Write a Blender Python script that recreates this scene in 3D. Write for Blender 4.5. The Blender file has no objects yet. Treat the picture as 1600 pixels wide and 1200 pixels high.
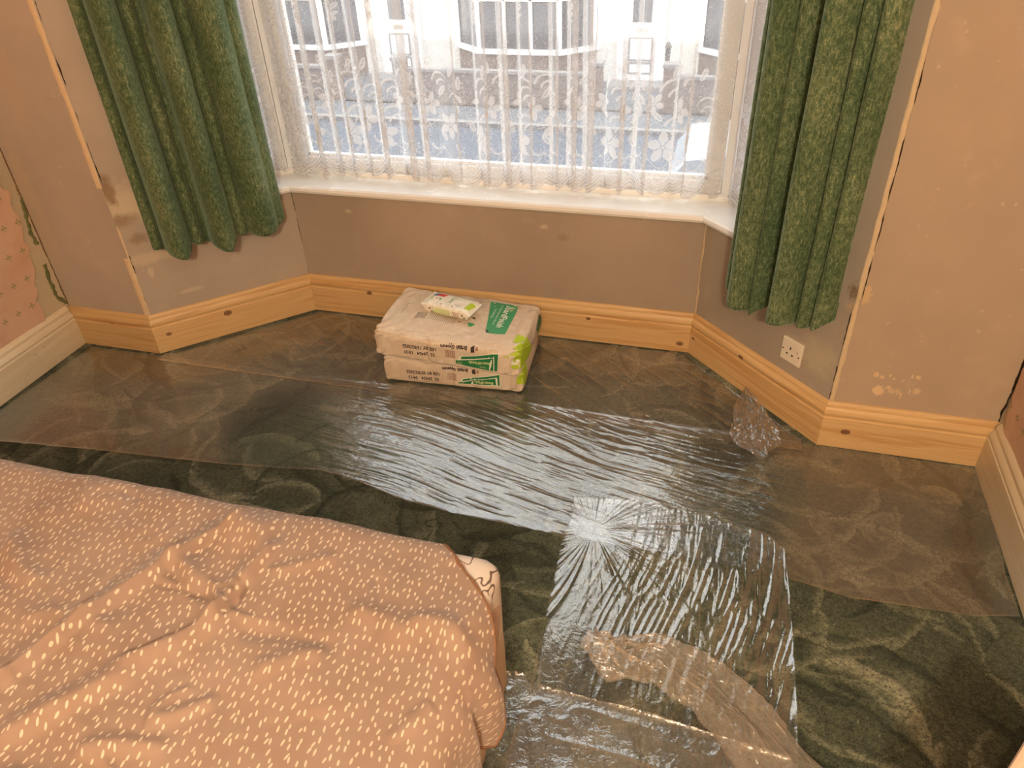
import bpy, bmesh, math, random
import numpy as np
from mathutils import Vector, Matrix
from mathutils.bvhtree import BVHTree

random.seed(7); np.random.seed(7)
PI = math.pi
SC = bpy.context.scene
COL = SC.collection

# ---------------------------------------------------------------- camera, world, sun, exposure
F = 1170.0
R = Matrix(((0.962594751943929, -0.12766862354585282, 0.23898130908485943),
            (0.26841246756243997, 0.5696525772195493, -0.7768208857414736),
            (-0.03696066540320773, 0.8119092706879462, 0.5826124315391146)))
EYE = Vector((0, 0, 1.6))
cd = bpy.data.cameras.new('camera'); cam = bpy.data.objects.new('camera', cd); COL.objects.link(cam)
cd.sensor_fit = 'HORIZONTAL'; cd.sensor_width = 36.0; cd.lens = 36.0 * F / 1600.0
cd.clip_start = 0.02; cd.clip_end = 300
cam.matrix_world = Matrix.Translation(EYE) @ R.to_4x4()
SC.camera = cam

w = bpy.data.worlds.new('sky'); SC.world = w; w.use_nodes = True
nt = w.node_tree; nt.nodes.clear()
o_ = nt.nodes.new('ShaderNodeOutputWorld'); b_ = nt.nodes.new('ShaderNodeBackground')
tc = nt.nodes.new('ShaderNodeTexCoord'); sx = nt.nodes.new('ShaderNodeSeparateXYZ'); rp = nt.nodes.new('ShaderNodeValToRGB')
nt.links.new(tc.outputs['Generated'], sx.inputs[0]); nt.links.new(sx.outputs['Z'], rp.inputs[0])
rp.color_ramp.elements[0].position = 0.0; rp.color_ramp.elements[0].color = (1.0, 0.95, 0.86, 1)
rp.color_ramp.elements[1].position = 0.75; rp.color_ramp.elements[1].color = (1.0, 0.97, 0.90, 1)
e = rp.color_ramp.elements.new(0.45); e.color = (0.82, 0.89, 1.0, 1)
nt.links.new(rp.outputs[0], b_.inputs[0]); b_.inputs[1].default_value = 5.4
nt.links.new(b_.outputs[0], o_.inputs[0])

sd = bpy.data.lights.new('sun', 'SUN'); sd.energy = 12.0; sd.angle = math.radians(0.8); sd.color = (1.0, 0.86, 0.66)
so = bpy.data.objects.new('sun', sd); COL.objects.link(so)
so.rotation_euler = Vector((0.30, 0.9, -0.285)).to_track_quat('-Z', 'Y').to_euler()

# the room's own bulb hangs from the ceiling behind the camera (its shade is built further down)
BULB = Vector((0.20, -1.05, 2.12))
ld = bpy.data.lights.new('ceiling_bulb_light', 'POINT'); ld.energy = 195; ld.color = (1.0, 0.84, 0.62); ld.shadow_soft_size = 0.09
lo = bpy.data.objects.new('ceiling_bulb_light', ld); COL.objects.link(lo); lo.location = BULB

SC.view_settings.view_transform = 'Standard'; SC.view_settings.look = 'None'
SC.view_settings.exposure = 0.0; SC.view_settings.gamma = 1.0; SC.view_settings.use_curve_mapping = False
SC.cycles.max_bounces = 12; SC.cycles.transparent_max_bounces = 24
SC.cycles.diffuse_bounces = 4; SC.cycles.glossy_bounces = 4
SC.cycles.use_denoising = True
SC.cycles.sample_clamp_indirect = 6.0
SC.cycles.caustics_reflective = False; SC.cycles.caustics_refractive = False

# ---------------------------------------------------------------- measuring helpers (photo pixel -> point on a plane of the room)
def ray(px, py): return (R @ Vector((px - 800.0, 600.0 - py, -F))).normalized()
def fl(px, py, z=0.0):
    r = ray(px, py); t = (z - EYE.z) / r.z; return EYE + r * t
def pl(px, py, p, n):
    r = ray(px, py); n = Vector((n[0], n[1], 0)); t = (Vector((p[0], p[1], 0)) - EYE).dot(n) / r.dot(n); return EYE + r * t

# ---------------------------------------------------------------- numpy noise
_tab = np.random.RandomState(11).rand(256, 256)
def vn(x, y, seed=0):
    x = np.asarray(x, float) + seed * 17.13; y = np.asarray(y, float) + seed * 31.7
    xi = np.floor(x).astype(int); yi = np.floor(y).astype(int); fx = x - xi; fy = y - yi
    fx = fx * fx * (3 - 2 * fx); fy = fy * fy * (3 - 2 * fy)
    a = _tab[xi & 255, yi & 255]; b = _tab[(xi + 1) & 255, yi & 255]; c = _tab[xi & 255, (yi + 1) & 255]; d = _tab[(xi + 1) & 255, (yi + 1) & 255]
    return (a * (1 - fx) + b * fx) * (1 - fy) + (c * (1 - fx) + d * fx) * fy
def fbm(x, y, seed=0, o=3):
    s = 0; a = 1; t = 0
    for i in range(o): s = s + a * vn(x * 2 ** i, y * 2 ** i, seed + i); t += a; a *= .5
    return s / t
def sstep(a, b, x):
    t = np.clip((x - a) / (b - a), 0, 1); return t * t * (3 - 2 * t)

# ---------------------------------------------------------------- object helpers
def link(name, me, parent=None, mat=None, kind=None, smooth=False):
    o = bpy.data.objects.new(name, me); COL.objects.link(o)
    if parent is not None: o.parent = parent
    if mat is not None and not me.materials: me.materials.append(mat)
    if kind: o['kind'] = kind
    if smooth: me.shade_smooth()
    return o
def tag(o, label, cat, group=None, kind=None):
    o['label'] = label; o['category'] = cat
    if group: o['group'] = group
    if kind: o['kind'] = kind
    return o
def empty(name, loc=(0, 0, 0)):
    o = bpy.data.objects.new(name, None); COL.objects.link(o); o.location = loc; o.empty_display_size = .05; return o
def keep(o, parent):
    """parent o while it keeps its world place (parents here are only translated empties)"""
    o.parent = parent; o.location = Vector(o.location) - parent.location; return o
def mesh(name, vs, fs, mat, parent=None, smooth=False, kind=None, uv=None):
    me = bpy.data.meshes.new(name)
    if parent is not None:
        off = world_loc(parent); vs = [Vector(v) - off for v in vs]
    me.from_pydata([tuple(v) for v in vs], [], fs); me.update()
    if uv is not None:
        l = me.uv_layers.new(name='UVMap')
        for p in me.polygons:
            for li, vi in zip(p.loop_indices, p.vertices): l.data[li].uv = uv[vi]
    return link(name, me, parent, mat, kind, smooth)
def world_loc(o):
    v = Vector((0, 0, 0))
    while o is not None: v = v + Vector(o.location); o = o.parent
    return v
def bm_obj(name, bm, mat, parent=None, smooth=False, kind=None):
    me = bpy.data.meshes.new(name)
    if parent is not None: bmesh.ops.translate(bm, verts=bm.verts, vec=-world_loc(parent))
    bm.normal_update(); bm.to_mesh(me); bm.free()
    return link(name, me, parent, mat, kind, smooth)
def grid(name, P, mat, parent=None, uv=None, col=None, kind=None, smooth=True, mask=None):
    """P: (m,n,3) points"""
    m, n = P.shape[:2]
    if parent is not None: P = P - np.array(world_loc(parent))
    me = bpy.data.meshes.new(name)
    idx = np.arange(m * n).reshape(m, n)
    q = np.stack([idx[:-1, :-1], idx[1:, :-1], idx[1:, 1:], idx[:-1, 1:]], -1).reshape(-1, 4)
    if mask is not None:
        mk = mask[:-1, :-1] & mask[1:, :-1] & mask[1:, 1:] & mask[:-1, 1:]; q = q[mk.reshape(-1)]
    me.vertices.add(m * n); me.vertices.foreach_set('co', P.reshape(-1).astype(np.float32))
    me.loops.add(len(q) * 4); me.loops.foreach_set('vertex_index', q.reshape(-1).astype(np.int32))
    me.polygons.add(len(q)); me.polygons.foreach_set('loop_start', (np.arange(len(q)) * 4).astype(np.int32))
    me.update(calc_edges=True)
    if uv is not None:
        l = me.uv_layers.new(name='UVMap'); l.data.foreach_set('uv', uv.reshape(-1, 2)[q.reshape(-1)].reshape(-1).astype(np.float32))
    if col is not None:
        a = me.color_attributes.new('pattern', 'FLOAT_COLOR', 'POINT')
        c = np.ones((m * n, 4), np.float32)
        if col.ndim == 2: c[:, 0] = c[:, 1] = c[:, 2] = col.reshape(-1)
        else: c[:, :3] = col.reshape(-1, 3)
        a.data.foreach_set('color', c.reshape(-1))
    return link(name, me, parent, mat, kind, smooth)
def box_bm(bm, c, s, rot=0.0, bev=0.0, seg=2):
    r = bmesh.ops.create_cube(bm, size=1.0); vs = r['verts']
    bmesh.ops.scale(bm, vec=s, verts=vs)
    if bev > 0:
        es = list({e for v in vs for e in v.link_edges})
        g = bmesh.ops.bevel(bm, geom=es, offset=bev, segments=seg, affect='EDGES', profile=.6)
        vs = list({v for f in g['faces'] for v in f.verts} | {v for v in vs if v.is_valid})
    bmesh.ops.rotate(bm, cent=(0, 0, 0), matrix=Matrix.Rotation(rot, 3, 'Z'), verts=vs)
    bmesh.ops.translate(bm, vec=c, verts=vs)
    return vs
def box(name, c, s, mat, parent=None, rot=0.0, bev=0.0, kind=None, seg=2):
    bm = bmesh.new(); box_bm(bm, c, s, rot, bev, seg); return bm_obj(name, bm, mat, parent, False, kind)
def cyl(name, p0, p1, r, mat, parent=None, n=16, r2=None, kind=None):
    p0 = Vector(p0); p1 = Vector(p1); d = p1 - p0
    bm = bmesh.new(); bmesh.ops.create_cone(bm, cap_ends=True, segments=n, radius1=r, radius2=r if r2 is None else r2, depth=d.length)
    q = d.to_track_quat('Z', 'Y').to_matrix()
    bmesh.ops.rotate(bm, cent=(0, 0, 0), matrix=q, verts=bm.verts); bmesh.ops.translate(bm, vec=(p0 + p1) / 2, verts=bm.verts)
    return bm_obj(name, bm, mat, parent, False, kind)

# ---------------------------------------------------------------- material helper
class N:
    def __init__(s, name):
        s.m = bpy.data.materials.new(name); s.m.use_nodes = True; s.t = s.m.node_tree; s.t.nodes.clear()
        s.out = s.t.nodes.new('ShaderNodeOutputMaterial')
    def n(s, typ, ins=None, **kw):
        nd = s.t.nodes.new(typ)
        for k, v in kw.items(): setattr(nd, k, v)
        for k, v in (ins or {}).items(): s.set(nd.inputs[k], v)
        return nd
    def set(s, sock, v):
        if isinstance(v, bpy.types.NodeSocket): s.t.links.new(v, sock)
        elif isinstance(v, bpy.types.Node): s.t.links.new(v.outputs[0], sock)
        else:
            if sock.type == 'RGBA' and hasattr(v, '__len__') and len(v) == 3: v = (*v, 1)
            sock.default_value = v
    def math(s, op, a, b=0.0, c=0.0, clamp=False):
        nd = s.n('ShaderNodeMath', operation=op, use_clamp=clamp); s.set(nd.inputs[0], a); s.set(nd.inputs[1], b); s.set(nd.inputs[2], c); return nd.outputs[0]
    def mix(s, f, a, b, mode='MIX'):
        nd = s.n('ShaderNodeMix', data_type='RGBA', blend_type=mode); s.set(nd.inputs[0], f); s.set(nd.inputs[6], a); s.set(nd.inputs[7], b); return nd.outputs[2]
    def ramp(s, f, pts, interp='LINEAR'):
        nd = s.n('ShaderNodeValToRGB'); cr = nd.color_ramp; cr.interpolation = interp
        while len(cr.elements) > 1: cr.elements.remove(cr.elements[-1])
        for i, (p, c) in enumerate(pts):
            c = (c, c, c) if not hasattr(c, '__len__') else c
            el = cr.elements[0] if i == 0 else cr.elements.new(p)
            el.position = p; el.color = (*c, 1)
        s.set(nd.inputs[0], f); return nd.outputs[0]
    def noise(s, vec=None, scale=5.0, detail=3.0, rough=.5, dist=0.0):
        nd = s.n('ShaderNodeTexNoise'); nd.inputs['Scale'].default_value = scale; nd.inputs['Detail'].default_value = detail
        nd.inputs['Roughness'].default_value = rough; nd.inputs['Distortion'].default_value = dist
        if vec is not None: s.set(nd.inputs['Vector'], vec)
        return nd
    def coord(s, what='Object'): return s.n('ShaderNodeTexCoord').outputs[what]
    def scale(s, v, sc, rot=(0, 0, 0)):
        nd = s.n('ShaderNodeMapping'); nd.inputs['Scale'].default_value = sc; nd.inputs['Rotation'].default_value = rot; s.set(nd.inputs['Vector'], v); return nd.outputs[0]
    def bump(s, h, strength=.3, dist=.01, normal=None):
        nd = s.n('ShaderNodeBump'); nd.inputs['Strength'].default_value = strength; nd.inputs['Distance'].default_value = dist
        s.set(nd.inputs['Height'], h)
        if normal is not None: s.set(nd.inputs['Normal'], normal)
        return nd.outputs[0]
    def bsdf(s, color, rough=.5, spec=.5, metal=0.0, normal=None, **kw):
        nd = s.n('ShaderNodeBsdfPrincipled'); s.set(nd.inputs['Base Color'], color); s.set(nd.inputs['Roughness'], rough)
        nd.inputs['Specular IOR Level'].default_value = spec; nd.inputs['Metallic'].default_value = metal
        if normal is not None: s.set(nd.inputs['Normal'], normal)
        for k, v in kw.items(): s.set(nd.inputs[k.replace('_', ' ')], v)
        s.surf(nd.outputs[0]); return nd
    def schlick(s, f0, normal=None):
        g = s.n('ShaderNodeNewGeometry'); d = s.n('ShaderNodeVectorMath', operation='DOT_PRODUCT'); s.set(d.inputs[0], normal if normal is not None else g.outputs['Normal']); s.set(d.inputs[1], g.outputs['Incoming'])
        q = s.math('POWER', s.math('SUBTRACT', 1.0, s.math('ABSOLUTE', d.outputs['Value']), clamp=True), 5.0)
        return s.math('ADD', f0, s.math('MULTIPLY', q, 1 - f0))
    def surf(s, sh): s.set(s.out.inputs['Surface'], sh)
def srgb(r, g, b):
    f = lambda c: ((c / 255 + .055) / 1.055) ** 2.4 if c > 10 else c / 255 / 12.92
    return (f(r), f(g), f(b))
def simple(name, color, rough=.5, spec=.5, metal=0.0, nscale=30.0, var=.12, bump=0.0):
    s = N(name); nz = s.noise(s.coord('Object'), nscale, 3).outputs[0]
    c = s.mix(s.math('MULTIPLY', nz, 1.0), tuple(x * (1 - var) for x in color), tuple(min(1, x * (1 + var)) for x in color))
    s.bsdf(c, rough, spec, metal, s.bump(nz, bump, .002) if bump else None); return s.m

def plaster(name, base, patches=(), var=.10, mottle=(.9, .82, .70)):
    """patches: (centre, horizontal radius, vertical radius, colour, softness, strength)"""
    s = N(name); pos = s.n('ShaderNodeNewGeometry').outputs['Position']
    n1 = s.noise(pos, 1.7, 4, .55).outputs[0]; n2 = s.noise(pos, 9, 4, .6).outputs[0]; n3 = s.noise(pos, 70, 3, .6).outputs[0]
    c = s.mix(s.ramp(n1, [(.35, 0.0), (.65, 1.0)]), tuple(x * (1 - var) for x in base), tuple(x * (1 + var) for x in base))
    light = tuple(min(1, x * 1.22) for x in base)
    c = s.mix(s.math('MULTIPLY', s.ramp(n2, [(.60, 0.0), (.72, 1.0)]), .35), c, light)
    speck = s.ramp(s.noise(pos, 38, 2, .7).outputs[0], [(.70, 0.0), (.74, 1.0)])
    c = s.mix(s.math('MULTIPLY', speck, .5), c, tuple(min(1, x * 1.45) for x in base))
    edge = s.math('SUBTRACT', s.noise(pos, 22, 4, .65).outputs[0], .5)
    edge2 = s.math('SUBTRACT', s.noise(s.scale(pos, (1, 1, .5)), 130, 3, .6).outputs[0], .5)
    for (p, rh, rv, colr, soft, st) in patches:
        v = s.n('ShaderNodeVectorMath', operation='SUBTRACT'); s.set(v.inputs[0], pos); v.inputs[1].default_value = tuple(p)
        v2 = s.n('ShaderNodeVectorMath', operation='MULTIPLY'); s.set(v2.inputs[0], v.outputs[0]); v2.inputs[1].default_value = (1 / rh, 1 / rh, 1 / rv)
        ln = s.n('ShaderNodeVectorMath', operation='LENGTH'); s.set(ln.inputs[0], v2.outputs[0])
        d = s.math('ADD', ln.outputs['Value'], s.math('MULTIPLY', edge if rh > .03 else edge2, 1.6 if rh > .03 else 2.2))
        mk = s.math('MULTIPLY', s.ramp(d, [(max(0, .9 - soft), 1.0), (.95, 0.0)]), st)
        c = s.mix(mk, c, colr)
    h = s.math('ADD', s.math('MULTIPLY', n2, .6), s.math('MULTIPLY', n3, .25))
    s.bsdf(c, .88, .25, 0, s.bump(h, .25, .004)); return s.m

# ---------------------------------------------------------------- room plan (the bay)
A = Vector((-2.48, 2.045)); B = Vector((-2.10, 2.045)); C = Vector((-1.645, 2.50)); D = Vector((-0.045, 2.50)); E_ = Vector((0.40, 2.045)); FF = Vector((0.875, 2.045))
BACK, CEIL = -2.2, 2.45
PLAST = (0.40, 0.325, 0.26)
CREAM = (0.62, 0.51, 0.35)
BROWN = (0.20, 0.115, 0.055)
GREY = (0.42, 0.345, 0.27)
def onW(px, py, p, n): return pl(px, py, p, n)
nBC = (-1, 1); nDE = (1, 1)
m_wall_bay_left = plaster('plaster_bay_left', GREY, [
    (onW(185, 320, B, nBC), .16, .10, CREAM, .5, .8), (onW(168, 300, B, nBC), .035, .07, BROWN, .5, .75), (onW(190, 345, B, nBC), .07, .035, BROWN, .6, .6),
    (onW(215, 372, B, nBC), .045, .03, BROWN, .6, .5), (onW(225, 405, B, nBC), .14, .03, CREAM, .5, .55),
    (onW(236, 425, B, nBC), .012, .03, CREAM, .4, .6), (onW(300, 452, B, nBC), .06, .012, CREAM, .5, .5), (onW(440, 320, B, nBC), .02, .03, CREAM, .4, .8)])
m_wall_bay = plaster('plaster_under_window', (0.38, 0.30, 0.23), [
    (onW(850, 355, C, (0, 1)), .02, .012, CREAM, .5, .5), (onW(880, 372, C, (0, 1)), .03, .02, (.27, .20, .14), .5, .6), (onW(545, 330, C, (0, 1)), .02, .01, CREAM, .5, .5)])
m_wall_bay_right = plaster('plaster_bay_right', (0.39, 0.32, 0.245), [
    (onW(1280, 560, D, nDE), .09, .09, (.50, .42, .28), .6, .75), (onW(1338, 455, D, nDE), .03, .035, BROWN, .6, .85),
    (onW(1335, 480, D, nDE), .03, .02, (.55, .38, .22), .4, .8), (onW(1255, 505, D, nDE), .05, .03, (.42, .29, .16), .6, .6),
    (onW(1240, 600, D, nDE), .12, .02, (.50, .42, .30), .6, .6)])
m_stub_left = plaster('plaster_left_of_bay', PLAST, [
    (pl(55, 330, A, (0, 1)), .05, .30, (.47, .36, .25), .25, .6), (pl(10, 120, A, (0, 1)), .05, .20, (.46, .35, .25), .3, .5), (pl(100, 470, A, (0, 1)), .08, .05, (.47, .36, .25), .3, .5)])
pt = [(1372, 610, .022, .018, 1.), (1370, 586, .009, .010, .8), (1378, 589, .007, .008, .8), (1391, 587, .005, .006, .8), (1397, 592, .004, .004, .7), (1388, 606, .012, .009, .7), (1393, 612, .012, .008, .5),
      (1402, 612, .012, .012, .5), (1407, 618, .003, .012, .7), (1421, 611, .003, .014, .7), (1432, 612, .014, .012, .6), (1426, 588, .004, .010, .7), (1434, 590, .008, .009, .75), (1411, 595, .006, .006, .4)]
m_stub_right = plaster('plaster_right_of_bay', (0.45, 0.335, 0.235), [(pl(a, b, E_, (0, 1)), rh, rv, (.72, .52, .30), .3, st) for a, b, rh, rv, st in pt] + [
    (pl(1355, 460, E_, (0, 1)), .016, .035, (.62, .43, .24), .3, .9)], var=.06)
def paper_mat():
    s = N('pink_sprig_wallpaper'); uv = s.coord('UV')
    nz = s.noise(uv, 9, 4, .6).outputs[0]; n2 = s.noise(uv, 40, 3, .6).outputs[0]
    c = s.mix(s.ramp(nz, [(.3, 0.), (.7, 1.)]), (.60, .37, .25), (.68, .46, .33))
    c = s.mix(s.math('MULTIPLY', s.ramp(n2, [(.6, 0.), (.8, 1.)]), .4), c, (.74, .58, .44))
    # sprigs of three small leaves on a half-drop repeat
    sp = s.n('ShaderNodeSeparateXYZ'); s.set(sp.inputs[0], uv)
    nx, ny = .062, .10
    gy = s.math('DIVIDE', sp.outputs[1], ny); row = s.math('FLOOR', gy)
    gx = s.math('ADD', s.math('DIVIDE', sp.outputs[0], nx), s.math('MULTIPLY', row, .5))
    fx = s.math('MULTIPLY', s.math('SUBTRACT', s.math('FRACT', gx), .5), nx); fy = s.math('MULTIPLY', s.math('SUBTRACT', s.math('FRACT', gy), .5), ny)
    wob = s.math('MULTIPLY', s.math('SUBTRACT', s.noise(uv, 160, 2).outputs[0], .5), .5)
    mk = None
    for (ox, oy, a, b) in ((0, .006, .004, .007), (-.007, -.001, .006, .004), (.007, -.001, .006, .004), (0, -.009, .0025, .006)):
        ex = s.math('DIVIDE', s.math('SUBTRACT', fx, ox), a); ey = s.math('DIVIDE', s.math('SUBTRACT', fy, oy), b)
        d = s.math('ADD', s.math('SQRT', s.math('ADD', s.math('MULTIPLY', ex, ex), s.math('MULTIPLY', ey, ey))), wob)
        q = s.ramp(d, [(.8, 1.0), (1.05, 0.0)]); mk = q if mk is None else s.math('MAXIMUM', mk, q)
    c = s.mix(s.math('MULTIPLY', mk, .75), c, (.25, .27, .13))
    s.bsdf(c, .8, .2, 0, s.bump(n2, .15, .001)); return s.m
M_PAPER = paper_mat()
m_side = plaster('bare_plaster_behind_paper', (.50, .42, .29), var=.12)
m_ceil = plaster('ceiling_white', (.72, .66, .56), var=.03)
m_back = plaster('plaster_back', (.50, .36, .26), var=.06)

def wall(name, p, q, z0, z1, mat, thick=.12, side=1):
    """upright slab whose inner face runs p->q; thickness goes outwards"""
    p = Vector(p); q = Vector(q); d = (q - p).normalized(); n = Vector((-d.y, d.x)) * side * thick
    vs = [(p.x, p.y, z0), (q.x, q.y, z0), (q.x + n.x, q.y + n.y, z0), (p.x + n.x, p.y + n.y, z0), (p.x, p.y, z1), (q.x, q.y, z1), (q.x + n.x, q.y + n.y, z1), (p.x + n.x, p.y + n.y, z1)]
    fs = [(0, 1, 2, 3), (7, 6, 5, 4), (0, 4, 5, 1), (1, 5, 6, 2), (2, 6, 7, 3), (3, 7, 4, 0)]
    return mesh(name, vs, fs, mat, kind='structure')
SILL, HEAD = .535, 2.32
wall('wall_front_left', A, B, 0, CEIL, m_stub_left, .13)
wall('wall_front_right', E_, FF, 0, CEIL, m_stub_right, .13)
# mitred bay walls under and over the windows
def bay(name, p, q, np_, nq, z0, z1, mat, t=.20):
    p2 = Vector(p) + Vector(np_) * t; q2 = Vector(q) + Vector(nq) * t
    vs = [(p[0], p[1], z0), (q[0], q[1], z0), (q2.x, q2.y, z0), (p2.x, p2.y, z0), (p[0], p[1], z1), (q[0], q[1], z1), (q2.x, q2.y, z1), (p2.x, p2.y, z1)]
    return mesh(name, vs, [(0, 1, 2, 3), (7, 6, 5, 4), (0, 4, 5, 1), (1, 5, 6, 2), (2, 6, 7, 3), (3, 7, 4, 0)], mat, kind='structure')
k_ = math.tan(math.radians(22.5))
mC = (-k_, 1.0); mD = (k_, 1.0); nL = (-.7071, .7071); nR = (.7071, .7071)
bay('wall_bay_left', B, C, nL, mC, 0, SILL, m_wall_bay_left); bay('wall_bay_front', C, D, mC, mD, 0, SILL, m_wall_bay); bay('wall_bay_right', D, E_, mD, nR, 0, SILL, m_wall_bay_right)
bay('wall_bay_left_top', B, C, nL, mC, HEAD, CEIL, m_wall_bay_left); bay('wall_bay_front_top', C, D, mC, mD, HEAD, CEIL, m_wall_bay); bay('wall_bay_right_top', D, E_, mD, nR, HEAD, CEIL, m_wall_bay_right)
PB = B.lerp(C, .27); PE = E_.lerp(D, .27)
bay('wall_pier_left', B, PB, nL, nL, SILL, HEAD, m_wall_bay_left); bay('wall_pier_right', PE, E_, nR, nR, SILL, HEAD, m_wall_bay_right)
wall('wall_left', (-2.48, BACK), (-2.48, 2.175), 0, CEIL, m_side, .12)
wall('wall_right', (.875, 2.175), (.875, BACK), 0, CEIL, m_side, .12)
wall('wall_back', (.995, BACK), (-2.6, BACK), 0, CEIL, m_back, .12)
box('ceiling', (-.8, .2, CEIL + .06), (3.7, 5.4, .12), m_ceil, kind='structure')
box('roof', (-.8, -.1, CEIL + .45), (4.6, 5.9, .50), simple('roof_slate', (.08, .08, .09), .8), kind='structure')

# wallpaper that is left on the side walls, torn away towards the front corner
def torn_paper(name, parent, x, nx, edge, zlo, ylo, seed):
    """edge: list of (y, z) of the torn outline from the bottom up"""
    zs = np.linspace(zlo, CEIL - .02, 420); ez = [e[1] for e in edge]; ey = [e[0] for e in edge]
    ye = np.interp(zs, ez, ey) + (fbm(zs * 30, zs * 0, seed, 4) - .5) * .05 + (vn(zs * 160, zs * 0, seed + 3) - .5) * .012
    ny = 60; P = np.zeros((len(zs), ny, 3)); t = np.linspace(0, 1, ny) ** .6
    P[..., 1] = ylo + (ye[:, None] - ylo) * t; P[..., 2] = zs[:, None]
    curl = np.exp(-((1 - t) / .01) ** 2) * .004
    P[..., 0] = x + nx * (.0012 + .0008 * fbm(P[..., 1] * 20, P[..., 2] * 20, seed) + curl)
    uv = np.stack([P[..., 1], P[..., 2]], -1)
    o = grid(name, P, M_PAPER, bpy.data.objects[parent], uv=uv); return o
torn_paper('wallpaper', 'wall_left', -2.48, 1, [(1.90, .15), (1.93, .25), (1.95, .35), (1.99, .50), (2.0, .62), (1.96, .8), (1.99, 1.2), (2.0, 2.4)], .166, BACK + .01, 3)
torn_paper('wallpaper', 'wall_right', .875, -1, [(1.98, .15), (2.02, .25), (2.03, .4), (2.02, 2.4)], .166, BACK + .01, 8)
# remnants of old green size and paper at the torn edge
m_green = simple('green_wallpaper_remnant', (.16, .17, .07), .9, .1, nscale=60, var=.5)
def shred(pts, x, nx, parent, mat, name='wallpaper_shred', th=.0035, seed=1):
    zs = np.linspace(0, 1, 40); c = np.array(pts); cc = np.stack([np.interp(zs, np.linspace(0, 1, len(c)), c[:, i]) for i in range(3)], -1)
    wv = cc[:, 2] * (.5 + 1.0 * vn(zs * 17, zs * 0, seed)); jig = (vn(zs * 13, zs * 0, seed + 5) - .5) * .006
    P = np.zeros((40, 4, 3))
    for j, s_ in enumerate((-1, -.4, .4, 1)):
        P[:, j, 1] = cc[:, 0] + jig + s_ * wv; P[:, j, 2] = cc[:, 1]; P[:, j, 0] = x + nx * (th if j in (1, 2) else .0005)
    return grid(name, P, mat, bpy.data.objects[parent])
def LW(px, py): v = pl(px, py, (-2.48, 0), (1, 0)); return v.y, v.z
for pts, wd, mt in (([(34, 308), (42, 345), (48, 365), (58, 382)], .008, m_green), ([(70, 412), (76, 435), (86, 458), (92, 466), (104, 474)], .009, m_green)):
    shred([(*LW(a, b), wd) for a, b in pts], -2.48, 1, 'wall_left', mt, seed=int(wd * 1000) + pts[0][0])
shred([(*LW(a, b), .008) for a, b in [(0, 215), (12, 250), (25, 285), (33, 303)]], -2.48, 1, 'wall_left', simple('dark_old_plaster', (.25, .15, .07), .9, .1, nscale=40, var=.4), 'plaster_flake', seed=9)

# corner beads and ragged cracks along the two outer corners of the bay
m_bead = simple('filler_bead', (.66, .50, .31), .8, .3, nscale=50, var=.10, bump=.3)
m_crack = simple('crack_dark', (.03, .018, .01), .95, .05)
def strip(name, parent, org, u, n, s0, s1, z0, z1, mat, th, seed, amp=.002, rows=160, gaps=None):
    zs = np.linspace(z0, z1, rows); e0 = s0 + (fbm(zs * 25, zs * 0, seed, 3) - .5) * amp * 2; e1 = s1 + (fbm(zs * 40, zs * 0, seed + 4, 3) - .5) * amp * 3
    if gaps is not None:
        g = sstep(gaps - .06, gaps + .06, vn(zs * 22, zs * 0, seed + 9)); mid = (e0 + e1) / 2; e0 = mid + (e0 - mid) * g; e1 = mid + (e1 - mid) * g
    P = np.zeros((rows, 4, 3)); u = np.array([u[0], u[1], 0]); n = np.array([n[0], n[1], 0]); org = np.array([org[0], org[1], 0])
    for j, (e, h) in enumerate(((e0, 0.0003), (e0 + .15 * (e1 - e0), th), (e0 + .85 * (e1 - e0), th), (e1, .0003))):
        P[:, j, :] = org + u * e[:, None] + n * h; P[:, j, 2] = zs
    return grid(name, P, mat, bpy.data.objects[parent], smooth=False)
dBC = (C - B).normalized(); dDE = (E_ - D).normalized()
strip('corner_bead', 'wall_front_left', B, (-1, 0), (0, -1), 0.0, .020, .165, .41, m_bead, .002, 1)
strip('corner_bead', 'wall_front_left', B, (-1, 0), (0, -1), -.001, .022, .68, CEIL, m_bead, .002, 2, amp=.003)
strip('corner_bead', 'wall_bay_left', B, dBC, (.7071, -.7071), .0, .006, .165, SILL, m_bead, .001, 3, amp=.002)
strip('corner_crack_and_shade', 'wall_pier_left', B, dBC, (.7071, -.7071), .004, .0068, .69, CEIL, m_crack, .0012, 4, amp=.002, gaps=.42)
strip('corner_crack_and_shade', 'wall_bay_left', B, dBC, (.7071, -.7071), .006, .008, .17, .42, m_crack, .0012, 5, amp=.002, gaps=.55)
strip('corner_bead', 'wall_front_right', E_, (1, 0), (0, -1), 0.0, .013, .165, CEIL, m_bead, .0025, 6, amp=.003)
strip('corner_crack_and_shade', 'wall_front_right', E_, (1, 0), (0, -1), .013, .0155, .45, CEIL, m_crack, .0014, 7, amp=.002, gaps=.45)
strip('corner_crack_and_shade', 'wall_bay_right', E_, -dDE, (-.7071, -.7071), .001, .004, .17, .5, m_crack, .0012, 8, amp=.002, gaps=.35)
strip('corner_filler', 'wall_bay_right', D, dDE, (-.7071, -.7071), .0, .006, .165, SILL, m_bead, .0015, 9, amp=.003)
strip('corner_crack_and_shade', 'wall_bay_left', C, -dBC, (.7071, -.7071), .0005, .0022, .165, SILL, m_crack, .0012, 10, amp=.001, gaps=.3)
strip('corner_crack_and_shade', 'wall_front_right', FF, (-1, 0), (0, -1), .002, .007, .165, .62, m_crack, .003, 12, amp=.003)
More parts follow.
